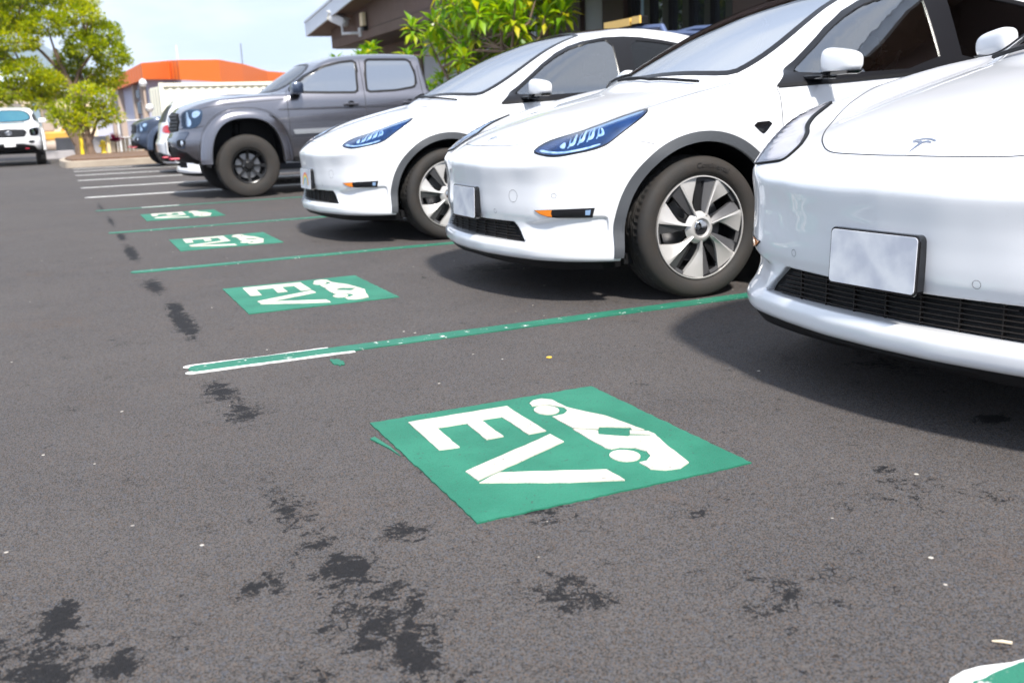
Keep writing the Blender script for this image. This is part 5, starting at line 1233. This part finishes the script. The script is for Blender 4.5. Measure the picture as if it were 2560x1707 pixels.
for a in [(-2.2, 0, 4.6, 1.0, 1.0, .6), (-1.2, -.3, 5.4, 1.0, 1, .6), (-.2, .2, 5.5, .9, .9, .6), (.5, -.2, 4.75, .8, .8, .45), (1.15, .2, 4.15, .75, .8, .5), (1.35, -.3, 3.4, .65, .8, .5), (1.2, .3, 2.7, .65, .8, .45), (.55, -.4, 3.75, .7, .8, .5), (-.5, -.6, 4.4, .9, .8, .5), (-1.6, -.6, 3.9, .9, .8, .5), (-2.4, 0, 3.2, .8, .9, .5),
          (-1.35, -.7, 2.9, .75, .7, .45), (-.75, -.7, 2.55, .6, .7, .4), (-1.9, -.5, 2.25, .8, .7, .4), (-1.1, -.5, 1.95, .55, .6, .35), (-2.6, -.2, 2.0, .7, .8, .4), (.05, .6, 3.2, .6, .8, .5), (-.35, .9, 2.4, .7, .8, .5), (.6, .8, 2.55, .6, .8, .5), (-3.2, 0, 4.0, 1., 1, .6), (-3.3, 0, 2.8, .9, 1, .6), (.7, .1, 5.15, .30, .4, .22), (1.0, .1, 5.25, .26, .3, .22), (-1.6, .8, 4.8, 1., 1, .6), (-2.8, .5, 5.3, 1., 1, .6)]: big.append((a[0], a[1], a[2], a[3]*.92, a[4], a[5]*.92))
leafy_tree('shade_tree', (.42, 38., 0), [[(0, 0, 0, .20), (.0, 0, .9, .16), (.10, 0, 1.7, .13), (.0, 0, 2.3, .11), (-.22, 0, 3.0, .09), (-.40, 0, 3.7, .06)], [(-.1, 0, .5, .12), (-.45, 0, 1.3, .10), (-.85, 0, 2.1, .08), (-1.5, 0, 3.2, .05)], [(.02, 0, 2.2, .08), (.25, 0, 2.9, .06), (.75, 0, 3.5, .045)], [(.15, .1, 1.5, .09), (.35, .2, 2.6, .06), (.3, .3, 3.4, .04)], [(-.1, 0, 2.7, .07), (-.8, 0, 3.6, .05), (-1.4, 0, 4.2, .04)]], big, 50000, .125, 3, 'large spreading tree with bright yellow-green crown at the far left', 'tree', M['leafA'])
sm = [(-.50, 0, 1.45, .45, .45, .26), (-.80, 0, 1.15, .35, .4, .22), (-.30, -.2, 1.0, .38, .4, .25), (.0, 0, 1.95, .35, .4, .24), (.05, .1, 1.55, .32, .4, .22), (.55, 0, 1.75, .35, .4, .25), (.50, 0, 1.35, .38, .4, .25), (.75, 0, 1.20, .32, .35, .24), (-.10, .2, 1.25, .3, .3, .2), (.30, -.1, 1.05, .28, .3, .18), (-.35, .3, .80, .25, .3, .15)]
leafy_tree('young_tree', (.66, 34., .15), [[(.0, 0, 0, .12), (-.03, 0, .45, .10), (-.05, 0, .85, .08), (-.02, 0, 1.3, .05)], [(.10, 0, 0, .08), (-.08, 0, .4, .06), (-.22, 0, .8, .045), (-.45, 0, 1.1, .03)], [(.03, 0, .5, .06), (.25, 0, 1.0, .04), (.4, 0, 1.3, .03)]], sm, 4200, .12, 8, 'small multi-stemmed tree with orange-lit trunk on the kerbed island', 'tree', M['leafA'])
# plumeria: rosettes of long leaves on forked stems
def plumeria(loc, tips_, seed, label, flowers=14):
    root = empty('plumeria_shrub', loc, 0, label, 'shrub', 'plumeria shrubs by the building'); rn = np.random.RandomState(seed); mb = MB(); pos = []; dr = []; nm_ = []; sh_ = []; lns = []
    for q_, (x, y, z) in enumerate(tips_):
        b0 = (x*.25, y*.30, 0)
        if q_ % 6 == 0: mb.tube([b0, (x*.45, y*.5, z*.45), (x*.8, y*.85, z*.78), (x, y, z)], [.05, .036, .024, .014], 7)
        else:
            x0_, y0_, _z = tips_[q_-q_ % 6]; mb.tube([(x0_*.8, y0_*.85, _z*.78), ((x0_*.8+x)/2, (y0_*.85+y)/2, _z*.39+z*.40), (x, y, z)], [.022, .016, .012], 6)
        k = rn.randint(16, 26); az_ = rn.uniform(0, 2*math.pi)+np.arange(k)*2.4; el = np.linspace(1.0, -1.0, k)+rn.uniform(-.15, .15, k)
        d = np.stack([np.cos(az_)*np.cos(el), np.sin(az_)*np.cos(el), np.sin(el)], 1); pos.append(np.tile((x, y, z), (k, 1))+d*.03-np.array([0, 0, .12])*np.linspace(0, 1, k)[:, None]); dr.append(d); nm_.append(np.tile([0, 0, 1.], (k, 1))+rn.normal(size=(k, 3))*.15)
        s = rn.uniform(.1, .75, k); s[rn.rand(k) < .10] = 1.; sh_.append(s); lns.append(rn.uniform(.24, .38, k))
    mb.build('stem', M['bark'], root, smooth=True)
    ln_ = np.concatenate(lns); leaf_mesh('foliage', np.concatenate(pos), np.concatenate(dr), np.concatenate(nm_), ln_, ln_*.35, np.concatenate(sh_), M['leafB'], root, curl=.22)
    fl = MB(); r_ = random.Random(seed)
    for i in range(flowers):
        x, y, z = tips_[r_.randrange(len(tips_))]; 
        for _ in range(3):
            c_ = Vector((x+r_.uniform(-.25, .05), y+r_.uniform(-.15, .15), z+r_.uniform(.05, .30))); n_ = Vector((-1, r_.uniform(-.5, .5), r_.uniform(0, .8))).normalized(); a_ = n_.orthogonal().normalized(); b2 = n_.cross(a_)
            for k in range(5):
                t = 2*math.pi*k/5; p1 = c_+(a_*math.cos(t)+b2*math.sin(t))*.05; pl_ = c_+(a_*math.cos(t+.5)+b2*math.sin(t+.5))*.035; pr2 = c_+(a_*math.cos(t-.5)+b2*math.sin(t-.5))*.035; fl.add([c_, pl_, p1+n_*.01, pr2], [(0, 1, 2, 3)])
    fl.build('blossoms', mat('cream_blossom', (.85, .80, .62), rough=.6), root)
    return root
r_ = random.Random(12)
tips_ = []
for i in range(84):
    y = r_.uniform(-2.2, 2.7); zt = 3.45-.06*y*y-.10*max(0, y); tips_.append((r_.uniform(-.9, .8), y, r_.uniform(zt-1.05, zt)))
for i in range(14): tips_.append((r_.uniform(-.8, .5), r_.uniform(-1., 2.0), r_.uniform(1.9, 2.3)))
plumeria((7.6, 18.0, .05), tips_, 3, 'large plumeria shrub with cream blossoms, rising above the roof of a white car')
r_ = random.Random(22); tips_ = [(r_.uniform(-.5, .5), r_.uniform(-1.7, 1.5), r_.uniform(2.1, 2.72)) for _ in range(24)]
plumeria((7.6, 27.3, .05), tips_, 9, 'smaller plumeria shrub just showing over the grey pickup roof', 4)
# low leafy shrub under it
root = leafy_tree('leafy_shrub', (7.6, 20.6, .05), [[(0, 0, 0, .05), (.0, .1, .6, .04), (0, .3, 1.2, .02)]], [(0, .2, 1.3, .4, .6, .35), (0, -.5, 1.1, .4, .5, .4), (.1, .6, 1.05, .3, .4, .3), (0, -.1, .8, .4, .8, .3)], 620, .15, 21, 'sparse dark green shrub between the pickup cab and the plumeria', 'shrub', M['leafB'])
# red cordyline on the island
cd = empty('cordyline_plant', (1.45, 35.2, .2), 0, 'small dark red spiky plant by the white fence', 'plant'); MB().tube([(0, 0, 0), (.01, 0, .3)], .02, 6).build('stem', M['bark'], cd)
rn = np.random.RandomState(2); k = 70; d = rn.normal(size=(k, 3)); d[:, 2] = np.abs(d[:, 2])+.2; leaf_mesh('foliage', np.tile((0, 0, .33), (k, 1)), d, np.tile([0, 0, 1.], (k, 1))+rn.normal(size=(k, 3))*.2, .34, .05, rn.uniform(0, 1, k), leafmat('red_leaf', (.10, .005, .02), (.25, .01, .05), (.42, .03, .10)), cd, curl=.2)

# ------------------------------------------------------------------ far things
M['orange'] = mat('orange_metal_roof', (.80, .17, .022), rough=.5)
nt = M['orange'].node_tree; t = nt.nodes.new('ShaderNodeTexCoord'); wv = nt.nodes.new('ShaderNodeTexWave'); wv.inputs['Scale'].default_value = 2.2; wv.bands_direction = 'X'; bu = nt.nodes.new('ShaderNodeBump'); bu.inputs['Strength'].default_value = .8; bu.inputs['Distance'].default_value = .1
nt.links.new(t.outputs['Object'], wv.inputs['Vector']); nt.links.new(wv.outputs['Fac'], bu.inputs['Height']); nt.links.new(bu.outputs[0], nt.nodes['Principled BSDF'].inputs['Normal'])
M['lilac'] = mat('lilac_stucco', (.50, .50, .60), rough=.85, noise=(.8, .4, (.44, .43, .52)))
M['cream'] = mat('cream_container_paint', (.85, .82, .68), rough=.6)
M['tan'] = mat('tan_trim', (.42, .33, .27), rough=.8)
ob = empty('orange_roofed_building', (0, 0, 0), 0, 'far lilac building under a tall folded orange metal roof band', 'building')
plan = [(4.1, 90.), (6.1, 80.), (8.2, 82.), (8.7, 79.), (11.6, 79.), (13.8, 82.), (16.9, 88.), (24., 94.)]; zt = [4.9, 5.72, 6.0, 5.85, 5.85, 5.7, 5.4, 5.2]; zb = [4.0, 4.55, 4.6, 4.42, 4.2, 4.1, 3.95, 3.8]
mb = MB(); n = len(plan)
vs_ = [(x, y, z) for (x, y), z in zip(plan, zt)]+[(x, y, z) for (x, y), z in zip(plan, zb)]+[(x+.5, y+1.2, z) for (x, y), z in zip(plan, zt)]+[(x+.5, y+1.2, z) for (x, y), z in zip(plan, zb)]
fs = []
for i in range(n-1): fs += [(i, i+1, n+i+1, n+i), (2*n+i, 3*n+i, 3*n+i+1, 2*n+i+1), (i, 2*n+i, 2*n+i+1, i+1), (n+i, n+i+1, 3*n+i+1, 3*n+i)]
fs += [(0, n, 3*n, 2*n), (n-1, 3*n-1, 4*n-1, 2*n-1)]; mb.add(vs_, fs).build('roof_band', M['orange'], ob)
mb = MB(); wp_ = [(2.2, 92.), (4.3, 91.), (6.5, 82.), (9., 82.5), (24, 95), (24, 110), (2.2, 110)]; mb.prism(wp_, -1.5, 4.8).build('wall', M['lilac'], ob)
for (x, y, z0, z1, wd) in ((4.72, 89.1, 3.7, 4.6, .42), (4.72, 89.1, 2.3, 3.3, .42), (4.72, 89.1, -.6, 1.9, .42), (6.1, 83.7, 3.3, 3.9, .42), (6.1, 83.7, 2.1, 3.0, .42), (6.1, 83.7, -.4, 1.7, .42)):
    o = MB().box((-wd, -.25, z0), (wd, .2, z1)).build('window', M['winglass'], ob); o.location = (x, y, 0); o.rotation_euler = (0, 0, R(-75))
for (x, y) in ((4.45, 90.3), (4.95, 88.0), (5.9, 84.5), (6.35, 82.5)):
    o = MB().box((-.18, -.35, -1), (.18, .35, 4.7)).build('column', M['tan'], ob); o.location = (x, y, 0); o.rotation_euler = (0, 0, R(-75))
ctn = empty('shipping_container', (3.95, 44.5, 0), R(6), 'cream shipping container in front of the orange roofed building', 'container')
cw = MB(); n = 90; vs_ = []; 
for i in range(n+1):
    x = 7.5*i/n; y = .0 if (i % 4) in (0, 1) else .05; vs_ += [(x, y, .25), (x, y, 2.62)]
cw.add(vs_, [(2*i, 2*i+2, 2*i+3, 2*i+1) for i in range(n)]); cw.box((.0, .07, .2), (7.5, 2.4, 2.65)); cw.build('corrugated_wall', M['cream'], ctn)
cf = MB(); cf.box((-.08, -.05, .1), (.08, .1, 2.78)); cf.box((7.4, -.05, .1), (7.56, .1, 2.7)); cf.box((.08, -.06, 2.62), (7.4, .06, 2.76)); cf.box((.08, -.06, .1), (7.4, .06, .25)); cf.build('frame', M['cream'], ctn)
cdo = MB()
for k in range(4): cdo.box((-.05, .15+.58*k, .3), (-.002, .62+.58*k, 2.6))
cdo.build('door', M['cream'], ctn)
tag(MB().tube([(8.75, 80.2, -1), (8.75, 80.2, 7.0)], .07, 8).build('flagpole', M['camwhite']), 'thin white pole rising in front of the orange roof', 'pole')
tag(MB().tube([(14.2, 84, -1), (14.2, 84, 7.4)], .05, 6).build('antenna_mast', M['disc']), 'thin grey mast above the right part of the orange roof', 'mast')
lp_ = empty('lamp_post', (2.62, 36.2, 0), 0, 'lamp post with two round white lamps near the container', 'lamp post'); MB().tube([(0, 0, 0), (0, 0, 2.4)], .04, 8).build('post', M['tan'], lp_)
for z, x in ((2.42, -.02), (1.60, .10)):
    o = MB().lathe([(.001, .16), (.10, .12), (.14, 0), (.10, -.10), (.001, -.14)], 16, axis='Z').build('globe', M['camwhite'], lp_, smooth=True); o.location = (x, -.05, z)
# fence with white rails
fn = empty('white_fence', (0, 0, 0), 0, 'white rail fence behind the planted island', 'fence')
f_ = MB(); f_.tube([(1.5, 36.8, 1.22), (12, 38.3, 1.22)], .025, 6); f_.tube([(1.5, 36.8, .66), (12, 38.3, .66)], .02, 6); f_.build('rail', M['camwhite'], fn)
for i in range(9): MB().box((1.7+1.2*i-.03, 36.85+.17*i-.03, 0), (1.7+1.2*i+.03, 36.85+.17*i+.03, 1.24)).build('post', M['camwhite'], fn)
f_ = MB()
for i in range(84): x = 1.6+.125*i; f_.box((x-.008, 36.82+.143*(x-1.5)-.008, .1), (x+.008, 36.82+.143*(x-1.5)+.008, .66))
f_.build('pickets', M['camwhite'], fn)
M['tanwall'] = mat('tan_garden_wall', (.55, .42, .30), rough=.9, noise=(2., .5, (.45, .34, .25)))
tag(MB().box((1.4, 39.6, 0), (14, 39.9, .62)).build('garden_wall', M['tanwall']), 'low tan wall behind the white fence', 'wall')
M['concrete'] = mat('light_concrete', (.42, .40, .42), rough=.9, noise=(2., .5, (.36, .34, .35)))
tag(MB().box((-.85, 38.2, 0), (.35, 38.6, .28)).build('concrete_block', M['concrete'], bevel=.02), 'low pale concrete block beside the white pickup', 'concrete block', 'concrete blocks')
tag(MB().box((-.35, 39.6, 0), (1.4, 40.0, .72)).build('concrete_block', M['concrete'], bevel=.02), 'taller pale concrete block behind the small tree trunk', 'concrete block', 'concrete blocks')
M['yellow'] = mat('yellow_bollard_paint', (.80, .60, .03), rough=.5); M['cream2'] = mat('cream_post_paint', (.75, .62, .35), rough=.6)
for (x, y, m_, lab) in ((.40, 34.0, 'yellow', 'yellow bollard left of the small tree'), (.58, 34.3, 'cream2', 'faded cream bollard between the yellow one and the small tree'), (1.20, 34.3, 'cream2', 'pale bollard right of the small tree')):
    tag(MB().lathe([(.001, .02), (.06, .02), (.062, .52), (.05, .58), (.02, .61), (.001, .615)], 16, axis='Z', c=(x, y, .15)).build('bollard', M[m_], smooth=True, angle=40), lab, 'bollard', 'bollards on the island')
hy = empty('fire_hydrant', (1.04, 34.4, .2), 0, 'yellow fire hydrant behind the small tree trunk', 'hydrant')
MB().lathe([(.001, 0), (.10, 0), (.09, .04), (.075, .06), (.075, .30), (.095, .31), (.08, .38), (.03, .42), (.001, .43)], 16, axis='Z').build('barrel', M['yellow'], hy, smooth=True); MB().tube([(-.13, 0, .24), (.13, 0, .24)], .04, 10).build('nozzle', M['yellow'], hy)
# yellow digger and cream houses beyond
M['digger'] = mat('faded_machine_yellow', (.62, .33, .04), rough=.6, noise=(3., .6, (.40, .24, .06)))
dg_ = empty('yellow_excavator', (-.35, 52, 0), 0, 'blurred orange-yellow digger beyond the concrete blocks', 'excavator')
MB().box((-.9, -.8, .1), (.8, .8, .50)).build('track', M['tan'], dg_, bevel=.15); MB().box((-.6, -.6, .55), (.7, .6, .95)).build('body', M['digger'], dg_, bevel=.08); MB().box((-.5, -.5, .96), (.0, .5, 1.5)).build('cab', M['tan'], dg_, bevel=.06)
MB().tube([(.3, -.2, .9), (.6, -.2, 1.5), (1.0, -.2, 1.1), (.95, -.2, .3)], .08, 8).build('arm', M['digger'], dg_)
M['creamwall'] = mat('cream_house_wall', (.78, .62, .42), rough=.9, noise=(.5, .6, (.70, .60, .46))); M['palewin'] = mat('window_pane_far', (.25, .22, .20), rough=.2)
for i, (x0, x1, y, h, lab) in enumerate([(-6., -1.4, 60., 3.6, 'cream house wall far behind the white pickup'), (-1.0, 1.9, 63., 3.2, 'cream house with pale roof seen through the small tree')]):
    h0 = empty('distant_house', (0, 0, 0), 0, lab, 'house', 'distant cream houses'); MB().box((x0, y, -1), (x1, y+6, h)).build('wall', M['creamwall'], h0)
    rr_ = MB(); rr_.add([(x0-.4, y-.5, h), (x1+.4, y-.5, h), (x1+.4, y+6.5, h), (x0-.4, y+6.5, h), (x0+.8, y+3, h+.9), (x1-.8, y+3, h+.9)], [(0, 1, 5, 4), (1, 2, 5), (2, 3, 4, 5), (3, 0, 4), (0, 3, 2, 1)]); rr_.build('roof', M['rooftrim'], h0)
    for k in range(3): x = x0+(x1-x0)*(k+.5)/3; MB().box((x-.35, y-.03, h*.35), (x+.35, y+.02, h*.7)).build('window', M['palewin'], h0)
# hills
rn = np.random.RandomState(4)
def hills(name, d, az0, az1, prof, m):
    n = 80; az_ = np.linspace(R(az0), R(az1), n); hh = np.interp(np.degrees(az_), *prof); hh = hh+np.interp(np.arange(n), np.arange(0, n, 4), rn.uniform(-.03, .03, len(range(0, n, 4))))*hh
    V = []; F_ = []
    rows = [(1.0, 0), (1.05, .35), (1.10, .7), (1.16, 1.), (1.25, .8), (1.32, 0)]
    for f, k in rows:
        for a, h in zip(az_, hh): j = 1+rn.uniform(-.06, .06) if 0 < k < 1 else 1; V.append((math.sin(a)*d*f, math.cos(a)*d*f, h*k*j-(8 if k == 0 else 0)))
    for i in range(len(rows)-1): F_ += [(i*n+j, i*n+j+1, (i+1)*n+j+1, (i+1)*n+j) for j in range(n-1)]
    o = MB().add(V, F_).build(name, m, smooth=True, angle=80); tag(o, kind='structure'); return o
M['hill'] = mat('hazy_green_hill', (.07, .11, .10), rough=1., noise=(.004, .7, (.10, .12, .09)))
hills('hills', 3600, -30, 60, ([-30, -4, -2, 0, 1.0, 2.5, 4, 8, 10, 11.5, 13, 15, 20, 30, 60], [260, 320, 350, 335, 260, 200, 160, 150, 160, 185, 215, 240, 260, 270, 200]), M['hill'])
# air
M['haze'] = bpy.data.materials.new('haze_air'); M['haze'].use_nodes = True; nt = M['haze'].node_tree; nt.nodes.clear()
o_ = nt.nodes.new('ShaderNodeOutputMaterial'); pv = nt.nodes.new('ShaderNodeVolumePrincipled'); pv.inputs['Color'].default_value = (.72, .84, 1., 1); pv.inputs['Density'].default_value = .00017; pv.inputs['Anisotropy'].default_value = .1
nt.links.new(pv.outputs[0], o_.inputs['Volume'])
hz = MB().box((-5000, -3200, -9), (5000, 4900, 440)).build('haze', M['haze']); tag(hz, kind='stuff')
